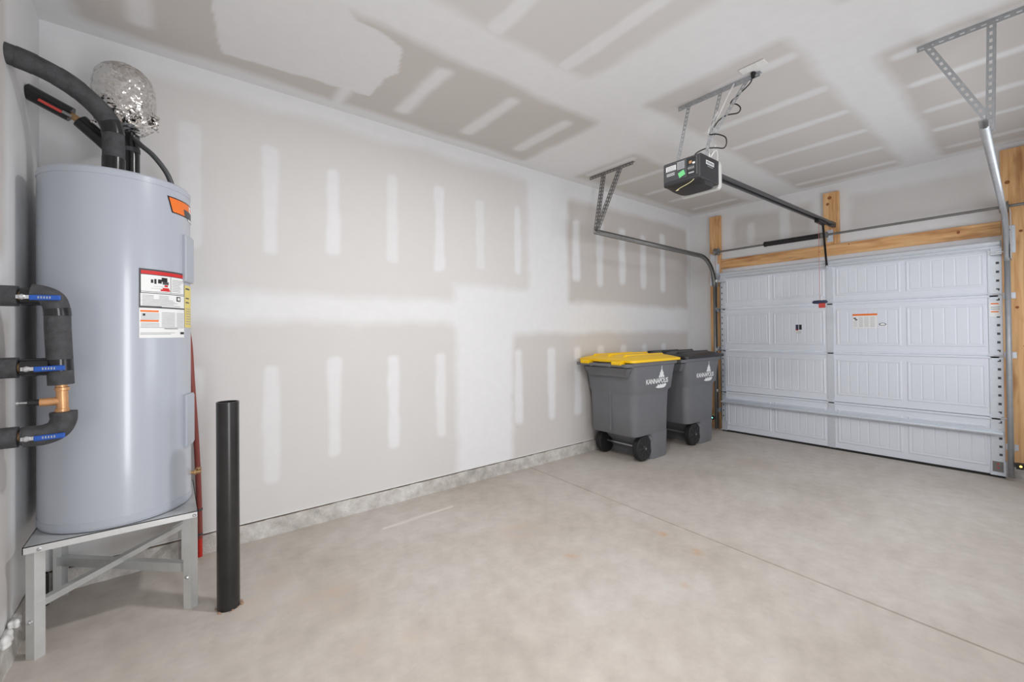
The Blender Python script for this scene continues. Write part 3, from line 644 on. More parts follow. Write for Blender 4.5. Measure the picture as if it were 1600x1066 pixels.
# hanger angles
ca = MB().perf((3.02, 1.745, ZC - 0.018), (3.02, 1.17, ZC - 0.018), (0, 0, 1), 0.034, 0.038, 0.35, 0.5)
ca.perf((3.037, 1.745, ZC - 0.002), (3.037, 1.17, ZC - 0.002), (1, 0, 0), 0.034, 0.038, 0.35, 0.5); ca.build('ceiling_angle', 'galv_mid', op, solid=0.0022)
for p, q in (((3.02, 1.66, ZC - 0.02), (2.86, 1.672, oz1 + 0.005)), ((3.02, 1.425, ZC - 0.02), (2.86, 1.462, oz1 + 0.005)), ((3.02, 1.245, ZC - 0.02), (2.90, 1.452, 2.66))):
    d = (Vector(q) - Vector(p)).normalized(); wv = d.cross(Vector((1, 0, 0))).normalized()
    MB().perf(p, q, wv, 0.026, 0.034, 0.45, 0.55).build('hanger_strap', 'galv_mid', op, solid=0.0022)
for y in (1.462, 1.672): MB().box(2.84, 2.885, y - 0.016, y + 0.016, oz1 - 0.002, oz1 + 0.006).lathe((2.862, y, oz1 + 0.006), [(0.008, 0), (0.008, 0.007)], 8).build('mount_tab', 'galv', op)
cord = [(2.995, 1.205, 3.03), (3.0, 1.223, 2.995), (3.0, 1.28, 2.96), (3.0, 1.339, 2.93), (2.99, 1.344, 2.905), (2.985, 1.306, 2.886), (2.98, 1.278, 2.848), (2.98, 1.295, 2.821), (2.98, 1.367, 2.835), (2.97, 1.419, 2.815), (2.96, 1.448, 2.775), (2.92, 1.46, 2.722),
        (2.9, 1.40, 2.695), (2.9, 1.344, 2.655), (2.9, 1.336, 2.61), (2.9, 1.355, 2.585), (2.9, 1.409, 2.605), (2.88, 1.476, 2.615), (2.82, 1.51, 2.575), (2.765, 1.475, 2.525)]
pc = MB().tube(spline(cord, 6), 0.0042, 8).build('power_cord', 'black', op, smooth=60)
MB().tube([(3.0, 1.202, 3.052), (2.996, 1.204, 3.02)], [0.016, 0.010], 10).build('plug', 'black', pc, smooth=40)
MB().tube(spline([(3.01, 1.33, 3.045), (2.995, 1.372, 2.96), (2.98, 1.42, 2.86), (2.95, 1.44, 2.80), (2.93, 1.47, 2.74), (2.92, 1.445, 2.69), (2.91, 1.475, 2.64), (2.89, 1.45, 2.58), (2.88, 1.44, 2.545)], 6), 0.0045, 8).build('white_wire', 'white_plastic', op, smooth=60)
for (yy, zz) in ((1.435, 2.845), (1.462, 2.785), (1.462, 2.70), (1.455, 2.62)):
    pts = [(2.95 + 0.022 * math.cos(a), yy + 0.030 * math.cos(a + 0.5), zz + 0.022 * math.sin(a)) for a in [2 * math.pi * k / 16 for k in range(17)]]
    MB().tube(pts, 0.0028, 6).build('wire_tie', 'white_plastic', op, smooth=60)
MB().tube(spline([(2.90, 1.45, 2.545), (2.93, 1.425, 2.60), (2.965, 1.43, 2.585), (2.985, 1.44, 2.55)], 6), 0.004, 8).build('wire_bundle', 'white_plastic', op, smooth=60)
MB().tube(spline([(2.735, 1.47, oz0 + 0.01), (2.73, 1.50, oz0 - 0.012), (2.735, 1.58, oz0 - 0.03), (2.75, 1.615, oz0 - 0.035), (2.76, 1.60, oz0 - 0.03)], 6), 0.0022, 6).build('antenna_wire', 'cream_wire', op)

ot = thing('ceiling_outlet', 'white ceiling outlet cover plate with a black plug beside the opener angle', 'outlet', (2.93, 1.19, ZC - 0.01))
MB().box(2.90, 2.975, 1.10, 1.255, ZC - 0.008, ZC - 0.001).build('cover_plate', 'white_plastic', ot, bevel=0.003)
for y in (1.16, 1.22): MB().box(2.912, 2.948, y - 0.014, y + 0.014, ZC - 0.011, ZC - 0.007).build('socket', 'white_plastic', ot, bevel=0.002)

# ---------------------------------------------------------------- safety sensors
for nm, lab, x, y, z, led, sgn in (('door_sensor', 'small black safety sensor with green light beside the black-lidded bin', 5.78, 2.898, 0.185, 'led_green', -1), ('door_sensor', 'small black safety sensor with amber light at the foot of the right track', 5.83, 0.195, 0.150, 'led_amber', 1)):
    t = thing(nm, lab, 'sensor', (x, y, z - 0.03), 'door safety sensors')
    MB().box(x - 0.03, x + 0.03, y - 0.022, y + 0.022, z - 0.024, z + 0.024).build('housing', 'black', t, bevel=0.004)
    MB().box(x + 0.03, x + 0.035, y - 0.03, y + 0.05, z - 0.02, z + 0.02).build('bracket', 'dark_steel', t)
    MB().lathe((x - 0.03, y - 0.005, z + 0.004), [(0.008, 0), (0.008, 0.004), (0.004, 0.007)], 10, (-1, 0, 0)).build('indicator_light', led, t, smooth=50)
    MB().tube(spline([(x + 0.03, y - 0.01, z), (x + 0.08, y - sgn * 0.04, z + 0.03), (x + 0.13, y - sgn * 0.055, z + 0.02), (BX - 0.006, y - sgn * 0.06, z + 0.10)], 6), 0.003, 6).build('wire', 'cream_wire', t)

# ---------------------------------------------------------------- water heater on its stand
HC = (-0.199, 2.98); HR = 0.29; HZ0, HZ1 = 0.486, 2.145
wh = thing('water_heater', 'tall grey cylindrical water heater on aluminium stand', 'water heater', (HC[0], HC[1], HZ0))
MB().lathe((HC[0], HC[1], 0), [(HR, HZ0 + 0.04), (HR, HZ1 - 0.035), (HR - 0.002, HZ1 - 0.034)], 72, cap=False).build('tank_jacket', 'tank_grey', wh, smooth=40)
MB().lathe((HC[0], HC[1], 0), [(HR - 0.012, HZ0), (HR - 0.004, HZ0 + 0.002), (HR - 0.003, HZ0 + 0.012), (HR + 0.0015, HZ0 + 0.013), (HR + 0.0015, HZ0 + 0.042), (HR - 0.001, HZ0 + 0.043)], 72).build('base_ring', 'tank_trim', wh, smooth=30)
MB().lathe((HC[0], HC[1], 0), [(HR - 0.002, HZ1 - 0.037), (HR + 0.002, HZ1 - 0.036), (HR + 0.002, HZ1 - 0.010), (HR - 0.004, HZ1 - 0.002), (HR - 0.02, HZ1), (0.01, HZ1 + 0.004)], 72).build('top_cap', 'tank_grey', wh, smooth=35)
def cyl_pt(a, z, d): a = math.radians(a); return (HC[0] + (HR + d) * math.cos(a), HC[1] + (HR + d) * math.sin(a), z)
def cyl_patch(mb, mn, a0, a1, z0, z1, d):
    mb.use(mn); n = max(1, int(abs(a1 - a0) / 4)); b = len(mb.v)
    for i in range(n + 1):
        a = a0 + (a1 - a0) * i / n; mb.v += [cyl_pt(a, z0, d), cyl_pt(a, z1, d)]
    for i in range(n): mb.face((b + 2 * i, b + 2 * i + 2, b + 2 * i + 3, b + 2 * i + 1))
def cyl_label(name, a0, a1, z0, z1, strips, base='print_white', label=None):
    mb = MB(); cyl_patch(mb, base, a0, a1, z0, z1, 0.0012)
    for i, (mn, u0, u1, v0, v1) in enumerate(strips): cyl_patch(mb, mn, a0 + (a1 - a0) * u0, a0 + (a1 - a0) * u1, z0 + (z1 - z0) * v0, z0 + (z1 - z0) * v1, 0.0016 + 0.0003 * min(i, 3) + 0.0003 * (i > 3 and i % 1 == 0) + (0.0004 if i > 3 and mn == 'print_white' else 0))
    return mb.build(name, None, wh, smooth=30, label=label)
R_ = random.Random(4); S = [('print_dark', 0, 1, .645, 1), ('print_white', .03, .985, .675, .915), ('print_red', .03, .985, .925, .975), ('print_white', .03, .985, .655, .668)]
S += [('print_dark', .595, .605, .68, .91)] + [('print_grey', .63, .63 + R_.uniform(.2, .34), .70 + .024 * k, .708 + .024 * k) for k in range(8)]
S += [('print_black', .20, .24, .80, .85), ('print_black', .26, .30, .79, .86), ('print_black', .33, .40, .80, .86), ('print_black', .40, .52, .83, .89), ('print_dark', .42, .55, .79, .83), ('print_red', .46, .53, .755, .785), ('print_red', .38, .58, .69, .715), ('print_red', .42, .56, .715, .74), ('print_grey', .2, .42, .72, .724), ('print_grey', .25, .45, .75, .754)]
S += [('print_dark', 0, .02, .44, .645), ('print_dark', 0, 1, .435, .455), ('print_dark', 0, .4, .455, .463)]
S += [('print_grey', .05, .05 + R_.uniform(.55, .88), .475 + .02 * k, .481 + .02 * k) for k in range(5)] + [('print_grey', .05 + .3 * j, .25 + .3 * j, .575 + .02 * k, .581 + .02 * k) for k in range(3) for j in range(2)]
S += [('print_black', .75, .86, .555, .625), ('print_white', .772, .838, .570, .610)]
S += [('print_orange', .02, .34, .375, .40), ('print_orange', .02, .34, .235, .26), ('print_black', .06, .10, .32, .35)]
S += [('print_grey', x, x + wd_, .17 + .02 * k, .176 + .02 * k) for x, wd_ in ((.03, .32), (.40, .30), (.75, .22)) for k in range(11) if not (x < .1 and k in (3, 4, 10))]
S += [('print_dark', .02, .98, .150, .154), ('print_dark', .45, .78, .130, .138), ('print_grey', .02, .7, .07, .076), ('print_grey', .02, .6, .05, .056), ('print_black', .86, .98, .05, .085)]
cyl_label('warning_label', -73, -27.6, 1.356, 1.690, S, label='white warning label with red header')
bd = MB()
def skew(mn, u0, u1, v0, v1, d):     # slanted badge strip
    bd.use(mn); n = 6; b = len(bd.v)
    for i in range(n + 1):
        u = u0 + (u1 - u0) * i / n
        for v in (v0, v1): bd.v.append(cyl_pt(-49 + 52 * u + 5 * (1 - v), 1.992 + 0.080 * v, d))
    for i in range(n): bd.face((b + 2 * i, b + 2 * i + 2, b + 2 * i + 3, b + 2 * i + 1))
skew('print_black', 0, 1, 0, 1, 0.0012); skew('print_orange', .03, .97, .07, .93, 0.0016); skew('print_dark', .36, .97, .03, .50, 0.0020); skew('print_white', .62, .70, .48, .88, 0.002); skew('print_white', .62, .80, .80, .88, 0.0021); skew('print_white', .62, .80, .48, .56, 0.0021); skew('print_white', .50, .95, -.12, .0, 0.002)
bd.build('brand_badge', None, wh, smooth=30, label='orange and black slanted badge')
cyl_label('energy_sticker', -26.4, -6, 1.408, 1.632, [('print_dark', .1, .6, .9, .94), ('print_dark', .1, .5, .68, .71), ('print_dark', .1, .5, .58, .61)] + [('print_grey', .1, .8, .08 + .06 * k, .095 + .06 * k) for k in range(7)], 'print_yellow', label='yellow sticker')
for z0, z1 in ((1.650, 1.895), (0.785, 1.055)):      # element access covers, standing proud of the jacket
    rings = []
    for d, ins, zi in ((-0.004, 0, 0), (0.013, 0, 0.0), (0.018, 1.4, 0.012)):
        top = [cyl_pt(-30 + ins + (22 - 2 * ins) * i / 6, z1 - zi, d) for i in range(7)]; bot = [cyl_pt(-8 - ins - (22 - 2 * ins) * i / 6, z0 + zi, d) for i in range(7)]
        rings.append(top + bot)
    MB().loft(rings).build('access_cover', 'tank_trim', wh, smooth=30)
a = math.radians(-6); dvx = Vector((math.cos(a), math.sin(a), 0)); p0 = Vector((HC[0], HC[1], 0.615)) + dvx * HR
dv = MB().lathe(p0, [(0.010, 0), (0.010, 0.012), (0.016, 0.013), (0.016, 0.022), (0.011, 0.023), (0.011, 0.046)], 14, dvx).build('drain_valve', 'brass', wh, smooth=40)
MB().lathe(p0 + dvx * 0.034, [(0.005, 0), (0.005, 0.016), (0.013, 0.017), (0.013, 0.022)], 14, (0, 0, 1)).build('valve_knob', 'brass', dv, smooth=40)
MB().tube(spline([(-0.140, 2.98, 2.40), (-0.115, 2.96, 2.365), (-0.064, 2.945, 2.316), (-0.010, 2.94, 2.235), (0.020, 2.935, 2.145)], 8), 0.0125, 12).build('power_conduit', 'dark_steel', wh, smooth=60)

# stand
sd = thing('heater_stand', 'aluminium four-legged square stand with crossed braces under the water heater', 'stand', (-0.185, 2.985, 0))
sx0, sx1, sy0, sy1, sz = -0.485, 0.109, 2.688, 3.28, 0.484
MB().box(sx0, sx1, sy0, sy1, sz - 0.003, sz).box(sx0, sx1, sy0, sy0 + 0.003, sz - 0.030, sz).box(sx0, sx1, sy1 - 0.003, sy1, sz - 0.030, sz).box(sx0, sx0 + 0.003, sy0, sy1, sz - 0.030, sz).box(sx1 - 0.003, sx1, sy0, sy1, sz - 0.030, sz).build('top_tray', 'aluminium', sd)
for ix, iy in ((0, 0), (1, 0), (0, 1), (1, 1)):
    x = (sx0 + 0.034, sx1 - 0.030)[ix]; dy = (1, -1)[iy]; y = (sy0 + 0.004, sy1 - 0.004)[iy]; lg = MB()      # folded angle legs, the fold facing out
    for sx in (-1, 1): lg.loft([[(x, y, z), (x + sx * 0.029, y + dy * 0.024, z), (x + sx * 0.0275, y + dy * 0.0265, z), (x, y + dy * 0.0035, z)] for z in (0.0, sz - 0.004)])
    lg = lg.build('leg', 'aluminium', sd)
    for zz_, sg in ((0.465, 1), (0.16, -1)): MB().lathe((x + sg * 0.015, y + dy * (0.011 if zz_ < 0.4 else -0.003), zz_), [(0.008, 0), (0.008, 0.004), (0.004, 0.007)], 8, (sg * 0.6 if zz_ < 0.4 else 0, -dy, 0)).build('bolt', 'steel', lg)
def brace(p, q, zo):
    p, q = Vector(p), Vector(q); d = (q - p); c = (p + q) / 2; s = d.normalized().cross(Vector((0, 0, 1)))
    MB().obox(c, d / 2, s * 0.0015, (0, 0, 0.022)).obox(c + Vector((0, 0, 0.021)) + s * 0.016, d / 2, s * 0.017, (0, 0, 0.0015)).build('brace', 'aluminium', sd)
brace((sx0 + 0.02, sy0 + 0.03, 0.215), (sx1 - 0.02, sy1 - 0.02, 0.245), 0); brace((sx1 - 0.02, sy0 + 0.03, 0.19), (sx0 + 0.02, sy1 - 0.02, 0.19), 0)

# insulated pipes on top of the heater
hp = thing('hot_water_pipe', 'thick black foam-wrapped pipe curving from left wall into heater top', 'pipe', (-0.212, 2.84, HZ1))
path = spline([(XL - 0.01, 2.745, 2.572), (-0.46, 2.765, 2.560), (-0.36, 2.795, 2.528), (-0.275, 2.825, 2.468), (-0.222, 2.838, 2.395), (-0.212, 2.84, 2.31), (-0.212, 2.84, HZ1)], 8)
MB().tube(path, 0.0425, 22).build('foam_sleeve', 'foam', hp, smooth=50)
for i0, i1, r in ((3, 8, 0.0445), (13, 19, 0.0440), (31, 37, 0.0440), (44, 48, 0.0442)): MB().tube(path[i0:i1 + 1], r, 22).build('tape_wrap', 'tape' if i0 > 30 else 'foam', hp, smooth=50)
cp = thing('cold_water_pipe', 'black taped pipe with red lever valve between left wall and foil-wrapped tank', 'pipe', (-0.157, 3.04, HZ1))
pa = [(XL, 3.068, 2.556), (-0.385, 3.066, 2.484)]; pb = [(-0.352, 3.065, 2.462), (-0.272, 3.06, 2.385), (-0.200, 3.045, 2.31)]
MB().tube(pa, 0.037, 20).build('foam_sleeve', 'tape', cp, smooth=50)
MB().tube(pb, 0.036, 20).build('foam_sleeve', 'tape', cp, smooth=50)
MB().tube([(-0.40, 3.066, 2.492), (-0.34, 3.065, 2.452)], 0.016, 14).build('valve_body', 'brass', cp, smooth=40)
dl = (Vector(pa[1]) - Vector(pa[0])).normalized()
lv = MB(); c0 = Vector((-0.452, 3.022, 2.490)); lv.obox(c0, dl * 0.045, (0, 0.004, 0), dl.cross(Vector((0, 1, 0))) * 0.007); lv.build('lever', 'red_plastic', cp, bevel=0.004, label='red valve lever')
MB().obox(Vector((-0.395, 3.022, 2.468)), dl * 0.018, (0, 0.003, 0), dl.cross(Vector((0, 1, 0))) * 0.006).build('lever_arm', 'steel', cp)
MB().tube([(-0.157, 3.02, HZ1), (-0.157, 3.02, 2.46)], 0.036, 20).build('riser_sleeve', 'tape', cp, smooth=50)
MB().lathe((-0.157, 3.02, 2.335), [(0.038, 0), (0.038, 0.022)], 20).build('tape_band', 'foam', cp, smooth=40)
tv = MB().box(-0.118, -0.09, 2.99, 3.03, 2.155, 2.20).lathe((-0.125, 3.01, 2.18), [(0.014, 0), (0.014, 0.045)], 10, (1, 0, 0)); tv.build('relief_valve', 'dark_steel', cp)

# foil-wrapped expansion tank: dome body with crumpled skirt
et = thing('expansion_tank', 'round silver foil-wrapped expansion tank above the water heater', 'tank', (-0.178, 3.0, 2.42))
rr = random.Random(9); rings = []; K = 56
prof = [(0.045, 2.425), (0.085, 2.44), (0.118, 2.475), (0.126, 2.51), (0.128, 2.56), (0.129, 2.62), (0.126, 2.67), (0.113, 2.715), (0.088, 2.748), (0.055, 2.768), (0.02, 2.776)]
PR = []
for i in range(len(prof) - 1):
    for k in range(4):
        t = k / 4; PR.append((prof[i][0] * (1 - t) + prof[i + 1][0] * t, prof[i][1] * (1 - t) + prof[i + 1][1] * t))
PR.append(prof[-1])
for r, z in PR:
    cr = 0.0055 if z < 2.55 else 0.0010; ring = []
    for j in range(K):
        a = 2 * math.pi * j / K; d = rr.uniform(-cr, cr)
        ring.append((-0.178 + (r + d) * math.cos(a) - 0.02 * (z - 2.42), 3.0 + (r + d) * math.sin(a), z + rr.uniform(-cr, cr) * 0.6))
    rings.append(ring)
MB().loft(rings).build('foil_wrap', 'foil', et, smooth=60)
fl_rings = []
for k in range(10):
    a0 = math.radians(rr.uniform(-150, 20)); c = Vector((-0.178 + 0.115 * math.cos(a0), 3.0 + 0.115 * math.sin(a0), 2.46 + rr.uniform(-0.02, 0.06)))
    n = 5; mb = MB(); b = 0
    for i in range(n):
        for j in range(n): mb.v.append(tuple(c + Vector((math.cos(a0), math.sin(a0), 0)) * rr.uniform(-0.004, 0.026) + Vector((-math.sin(a0), math.cos(a0), 0)) * ((i - 2) * 0.014) + Vector((0, 0, (j - 2) * 0.014))))
    for i in range(n - 1):
        for j in range(n - 1): mb.face((i * n + j, i * n + j + 1, (i + 1) * n + j + 1, (i + 1) * n + j))
    mb.build('foil_crumple', 'foil', et)

# side manifold of three wall pipes with blue lever valves
MY = 2.555
mf = thing('pipe_manifold', 'black foam-wrapped pipe manifold with three blue lever valves in front of heater', 'pipes', (XL, MY, 0.96))
VX = -0.362
zz = (1.528, 1.244, 0.970)
for z in zz:
    MB().tube([(XL - 0.01, MY, z), (-0.470, MY, z)], 0.041, 22).build('wall_sleeve', 'foam', mf, smooth=50)
    MB().tube([(-0.478, MY, z), (-0.40, MY, z)], 0.019, 16).build('valve_body', 'brass', mf, smooth=50)
    MB().tube([(-0.462, MY, z), (-0.385, MY, z)], 0.036, 20).build('valve_sleeve', 'tape' if z != zz[2] else 'foam', mf, smooth=50)
path = spline([(-0.435, MY, zz[0] + 0.01), (-0.405, MY, zz[0] + 0.006), (-0.375, MY, zz[0] - 0.012), (-0.363, MY, zz[0] - 0.055), (-0.361, MY, 1.40), (-0.355, MY, 1.25), (-0.352, MY, 1.168)], 8)
MB().tube(path, 0.040, 22).build('vertical_sleeve', 'foam', mf, smooth=50)
MB().tube(path[23:28], 0.0415, 22).build('tape_wrap', 'tape', mf, smooth=50); MB().tube([(-0.357, MY, 1.272), (-0.355, MY, 1.225)], 0.0415, 22).build('tape_wrap', 'tape', mf, smooth=50)
path = spline([(-0.345, MY, 1.055), (-0.345, MY, 1.02), (-0.362, MY, 0.985), (-0.40, MY, 0.968), (-0.455, MY, 0.968)], 8)
MB().tube(path, [0.042] * 4 + [0.041] * (len(path) - 4), 22).build('elbow_sleeve', 'foam', mf, smooth=50)
tee = MB().tube([(-0.351, MY, 1.175), (-0.347, MY, 1.045)], 0.0185, 18).tube([(-0.349, MY, 1.10), (-0.412, MY, 1.10)], 0.0165, 18)
for z in (1.15, 1.062): tee.lathe((-0.349, MY, z - 0.008), [(0.018, 0), (0.0225, 0.002), (0.0225, 0.014), (0.018, 0.016)], 18)
te = tee.build('copper_tee', 'copper', mf, smooth=40, label='bare copper tee fitting')
MB().tube([(-0.405, MY, 1.10), (-0.445, MY, 1.102)], 0.0125, 14).build('black_nipple', 'black', te, smooth=40)
MB().tube([(-0.445, MY, 1.102), (-0.472, MY, 1.103)], 0.0045, 10).lathe((-0.470, MY, 1.103), [(0.003, 0), (0.008, 0.001), (0.008, 0.006), (0.003, 0.007)], 10, (-1, 0, 0)).build('steel_tip', 'steel', te, smooth=40)
for i, z in enumerate(zz):
    dz = -0.006; y = MY - 0.047; x0 = -0.435 + 0.012 * (i > 0)
    lv = MB().obox((x0 + 0.045, y, z + dz), (0.044, 0, 0.001), (0, 0.004, 0), (0, 0, 0.0105)).build('lever', 'blue', mf, bevel=0.004, label='blue valve lever')
    ll = MB()
    for k in range(5): ll.box(x0 + 0.025 + k * 0.008, x0 + 0.029 + k * 0.008, y - 0.0048, y - 0.004, z + dz - 0.004, z + dz + 0.005)
    ll.build('lever_print', 'print_grey', lv)
    MB().obox((x0 - 0.014, y + 0.002, z + dz + 0.001), (0.020, 0, 0), (0, 0.002, 0), (0, 0, 0.007)).lathe((x0 - 0.018, y + 0.004, z + dz + 0.001), [(0.011, 0), (0.011, 0.006), (0.006, 0.010)], 8, (0, -1, 0)).build('lever_shank', 'steel', mf)
    MB().tube([(x0 - 0.018, y + 0.004, z + dz), (x0 - 0.018, MY, z)], 0.006, 10).build('valve_stem', 'brass', mf)

# red discharge pipe behind the heater
rp = thing('discharge_pipe', 'thin red vertical pipe running down the wall behind the water heater', 'pipe', (0.141, 3.30, 0))
MB().tube(spline([(0.02, 3.24, 1.55), (0.062, 3.285, 1.46), (0.092, 3.295, 1.345), (0.107, 3.297, 1.071), (0.124, 3.297, 0.755), (0.134, 3.297, 0.517), (0.140, 3.30, 0.28), (0.142, 3.30, 0.112)], 6), 0.0150, 14).build('pipe_run', 'red_pex', rp, smooth=50)
MB().tube([(0.142, 3.30, 0.115), (0.142, 3.30, 0.0)], 0.0135, 14).build('pipe_end', 'bright_red', rp, smooth=50)
for z in (0.285, 0.135): MB().lathe((0.141, 3.30, z), [(0.0165, 0), (0.0165, 0.012)], 14).build('pipe_clamp', 'dark_steel', rp)
bs = MB().lathe((-0.508, 3.215, 0), [(0.022, 0), (0.022, 0.16), (0.018, 0.16), (0.018, 0.10)], 20).build('pipe_stub', 'black_pipe', smooth=40)
tag(bs, 'short black pipe stub in the corner under the heater stand', 'pipe stub')

# bollard
bo = thing('bollard', 'black steel bollard post standing on the floor beside the water heater', 'bollard', (0.228, 2.60, 0))
MB().lathe((0.228, 2.60, 0), [(0.0495, 0), (0.0495, 1.030), (0.044, 1.030), (0.044, 1.012)], 40).build('steel_tube', 'black_pipe', bo, smooth=40)
MB().lathe((0.228, 2.60, 1.0), [(0.044, 0), (0.044, 0.014)], 32).build('fill', 'black_pipe', bo, smooth=40)
cr = random.Random(5); mb = MB()
for k in range(26):
    a = cr.uniform(0, 6.28); r = 0.05 + cr.uniform(0, 0.012); s = cr.uniform(0.002, 0.006)
    mb.obox((0.228 + r * math.cos(a), 2.60 + r * math.sin(a), s * 0.6), (s, s * .3, 0), (-s * .3, s, 0), (0, 0, s * 0.6))
mb.build('base_crumbs', 'chip', bo, kind='stuff')

# plaster lumps on the left curb
for i, (x, y, z, s) in enumerate(((-0.515, 2.745, 0.150, 0.030), (-0.512, 2.60, 0.150, 0.038))):
    bm = bmesh.new(); bmesh.ops.create_icosphere(bm, subdivisions=3, radius=1)
    lr = random.Random(20 + i); ph = [lr.uniform(0, 6) for _ in range(6)]
    for v in bm.verts:
        c = v.co; k = 1 + 0.18 * math.sin(4 * c.x + ph[0]) + 0.15 * math.sin(5 * c.y + ph[1]) + 0.12 * math.sin(7 * c.z + ph[2]); v.co = Vector((c.x * s * 0.55 * k, c.y * s * 1.1 * k, max(-0.15, c.z) * s * 0.9 * k))
    me = bpy.data.meshes.new('plaster_lump'); bm.to_mesh(me); bm.free(); me.materials.append(MATS['plaster']); me.polygons.foreach_set('use_smooth', [True] * len(me.polygons))
    o = bpy.data.objects.new('plaster_lump', me); o.location = (x, y, z + 0.004); COL.objects.link(o)
    tag(o, ('white plaster lump on the left curb nearest the heater stand leg', 'larger white plaster lump on the left curb at the picture edge')[i], 'debris', 'plaster lumps on the curb')

# ---------------------------------------------------------------- wheeled bins
def text_mesh(txt, size):
    cu = bpy.data.curves.new('t', 'FONT'); cu.body = txt; cu.size = size; cu.extrude = 0.0005; cu.align_x = 'CENTER'; cu.space_character = 0.92; cu.offset = 0.0016
    o = bpy.data.objects.new('t', cu); COL.objects.link(o); bpy.context.view_layer.update()
    me = bpy.data.meshes.new_from_object(o.evaluated_get(bpy.context.evaluated_depsgraph_get())); bpy.data.objects.remove(o); bpy.data.curves.remove(cu); return me

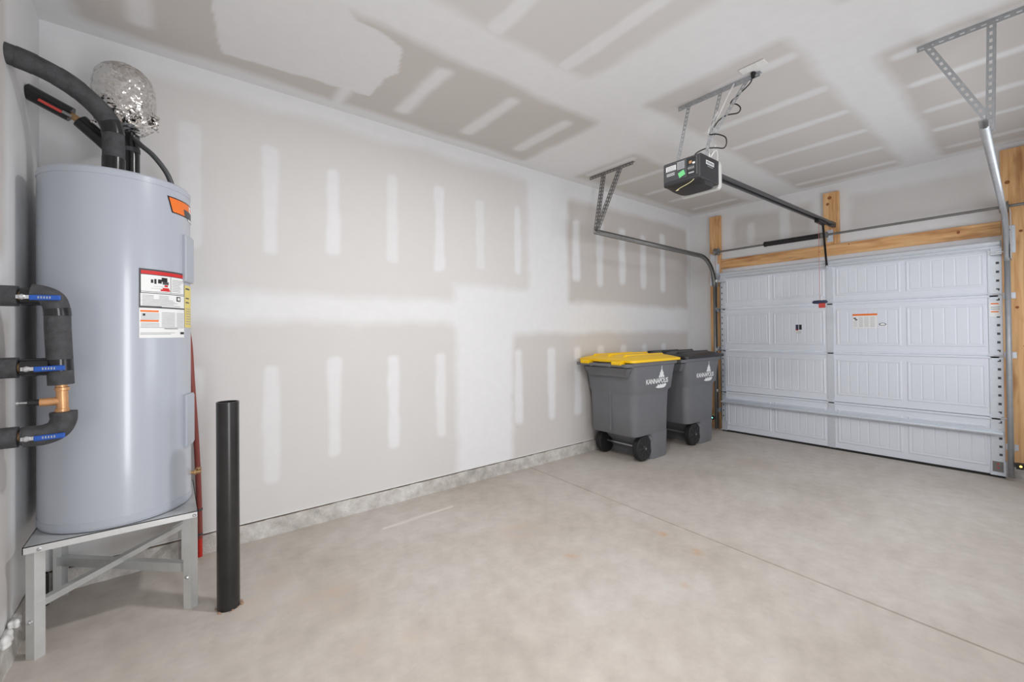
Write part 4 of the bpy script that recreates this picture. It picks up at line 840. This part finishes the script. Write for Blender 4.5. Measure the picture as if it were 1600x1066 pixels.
def make_bin(label, loc, lidmat, rz):
    t = thing('wheeled_bin', label, 'bin', loc, 'wheeled bins', rz)
    B = lambda mb, n, m_, par=None, **k: mb.build(n, m_, par or t, local=True, **k)
    # upper body: tapered tub with shoulder step and flared rim
    mb = MB()
    levels = [(0.275, -0.290, 0.325, 0.290, 0.06), (0.29, -0.300, 0.328, 0.296, 0.07), (0.50, -0.306, 0.340, 0.300, 0.075), (0.700, -0.312, 0.352, 0.306, 0.08),
              (0.728, -0.316, 0.358, 0.310, 0.08), (0.745, -0.322, 0.400, 0.316, 0.075), (0.90, -0.335, 0.425, 0.324, 0.07), (1.005, -0.345, 0.445, 0.330, 0.06), (1.012, -0.365, 0.465, 0.345, 0.05), (1.045, -0.365, 0.465, 0.345, 0.05)]
    mb.loft([rrect(x0, x1, -h, h, r, z, 6) for z, x0, x1, h, r in levels])
    # foot in front of the wheels and sloped back of the wheel well
    mb.loft([rrect(0.00, 0.295, -0.285, 0.285, 0.05, 0.0, 5), rrect(-0.005, 0.31, -0.290, 0.290, 0.05, 0.03, 5), rrect(-0.02, 0.326, -0.293, 0.293, 0.05, 0.28, 5)])
    mb.loft([rrect(0.0, 0.05, -0.19, 0.19, 0.02, 0.05, 3), rrect(-0.06, 0.05, -0.195, 0.195, 0.02, 0.15, 3), rrect(-0.20, 0.05, -0.20, 0.20, 0.02, 0.28, 3)])
    for s in (-1, 1):       # wheel arch lips
        pts = [(-0.10 + 0.165 * math.cos(a), s * 0.283, 0.135 + 0.165 * math.sin(a)) for a in [math.radians(d) for d in range(0, 121, 12)]]
        mb.tube(pts, 0.010, 6)
    body = B(mb, 'body', 'bin_grey', smooth=32)
    # vertical recess rib on the back, grab shelf
    B(MB().box(-0.318, -0.300, -0.012, 0.012, 0.31, 0.86), 'back_rib', 'bin_grey', body, bevel=0.004)
    B(MB().loft([rrect(-0.372, -0.31, -0.255, 0.255, 0.02, 0.90, 3), rrect(-0.40, -0.32, -0.30, 0.30, 0.02, 0.99, 3)]), 'handle_shelf', 'bin_grey', body, smooth=30)
    h = MB().tube([(-0.455, -0.30, 1.020), (-0.455, 0.30, 1.020)], 0.016, 12)
    for y in (-0.31, -0.12, 0.12, 0.31): h.box(-0.47, -0.34, y - 0.018, y + 0.018, 1.005, 1.038)
    B(h, 'handle', 'bin_grey', smooth=40)
    # lid
    l = MB(); l.loft([rrect(-0.40, 0.492, -0.362, 0.362, 0.05, 1.046, 6), rrect(-0.41, 0.502, -0.370, 0.370, 0.055, 1.052, 6), rrect(-0.41, 0.500, -0.368, 0.368, 0.055, 1.074, 6), rrect(-0.37, 0.44, -0.325, 0.325, 0.07, 1.092, 6), rrect(-0.30, 0.36, -0.26, 0.26, 0.09, 1.112, 6), rrect(-0.16, 0.22, -0.13, 0.13, 0.09, 1.120, 6)])
    lid = B(l, 'lid', lidmat, smooth=35)
    for y in (-0.21, 0.21):
        B(MB().box(-0.475, -0.39, y - 0.05, y + 0.05, 1.034, 1.066).lathe((-0.462, y - 0.055, 1.045), [(0.022, 0), (0.022, 0.11)], 12, (0, 1, 0)), 'hinge', lidmat, lid, smooth=40)
    for y in (-0.2, 0.0, 0.2): B(MB().loft([rrect(-0.36, 0.40, y - 0.026, y + 0.026, 0.015, 1.080, 3), rrect(-0.32, 0.36, y - 0.012, y + 0.012, 0.01, 1.132 if y == 0 else 1.124, 3)]), 'lid_rib', lidmat, lid, smooth=30)
    # wheels on an axle
    B(MB().tube([(-0.10, -0.285, 0.135), (-0.10, 0.285, 0.135)], 0.011, 12), 'axle', 'steel', smooth=40)
    for s in (-1, 1):
        y = s * 0.245
        wl = B(MB().lathe((-0.10, y, 0.135), [(0.095, -0.032), (0.122, -0.036), (0.133, -0.026), (0.135, 0), (0.133, 0.026), (0.122, 0.036), (0.095, 0.032)], 36, (0, 1, 0)), 'wheel', 'rubber', smooth=40)
        sp = MB()
        for k in range(8):
            a = 2 * math.pi * k / 8; d = Vector((math.cos(a), 0, math.sin(a))); n = Vector((-math.sin(a), 0, math.cos(a)))
            sp.obox(Vector((-0.10, y + s * 0.026, 0.135)) + d * 0.062, d * 0.042, n * 0.010, (0, 0.008, 0))
        B(sp, 'spokes', 'bin_black', wl)
        B(MB().lathe((-0.10, y + s * 0.0, 0.135), [(0.03, 0), (0.03, 0.036), (0.016, 0.044)], 16, (0, s, 0)), 'hub', 'bin_black', wl, smooth=40)
        B(MB().lathe((-0.10, y + s * 0.044, 0.135), [(0.009, 0), (0.009, 0.006)], 12, (0, s, 0)), 'axle_cap', 'steel', wl)
    # white stamped emblem on the near side: tower above the town name over a curved base
    me = text_mesh('KANNAPOLIS', 0.072); me.materials.append(MATS['print_white'])
    tx = bpy.data.objects.new('town_name', me); COL.objects.link(tx); tx.parent = t; tx.location = (0.075, -0.3225, 0.812); tx.rotation_euler = (math.radians(92.5), 0, 0)
    e = MB(); ex, ey = 0.155, lambda z: -0.3165 - (z - 0.745) * 0.052 - 0.0008
    def poly(pts):
        b = len(e.v); e.v += [(x * 1.45 + ex, ey(z) - 0.0006, z) for x, z in pts]; e.face(range(b, b + len(pts)))
    poly([(-.036, .868), (-.020, .868), (-.016, .880), (-.008, .868), (.008, .868), (.016, .880), (.020, .868), (.036, .868), (.034, .888), (.024, .896), (.024, .922), (.015, .930), (.009, .948), (.004, .958), (.0015, 1.0), (-.0015, 1.0), (-.004, .958), (-.009, .948), (-.015, .930), (-.024, .922), (-.024, .896), (-.034, .888)])
    B(e, 'tower_emblem', 'print_white', solid=0.0008); e = MB()
    poly([(-.075, .768), (-.04, .757), (.02, .755), (.05, .764), (.066, .790), (.044, .806), (.036, .790), (.016, .804), (.008, .788), (-.014, .803), (-.022, .786), (-.046, .800), (-.05, .782)])
    B(e, 'emblem_base', 'print_white', solid=0.0008)
    return t
make_bin('dark grey wheeled bin with a bright yellow lid', (4.005, 2.965, 0), 'bin_yellow', 0.0)
make_bin('dark grey wheeled bin with a black lid nearest the garage door', (5.005, 2.955, 0), 'bin_black', 0.0)

# ---------------------------------------------------------------- ceiling lamp (out of frame, lights the room)
lp = thing('ceiling_lamp', 'round white flush-mounted ceiling lamp', 'lamp', (LAMP[0], LAMP[1], ZC))
MB().lathe((LAMP[0], LAMP[1], ZC), [(0.16, -0.001), (0.16, -0.022), (0.135, -0.026)], 36).build('rim', 'white_plastic', lp, smooth=40)
MB().lathe((LAMP[0], LAMP[1], ZC), [(0.135, -0.026), (0.12, -0.030), (0.01, -0.032)], 36).build('diffuser', 'bulb', lp, smooth=60)
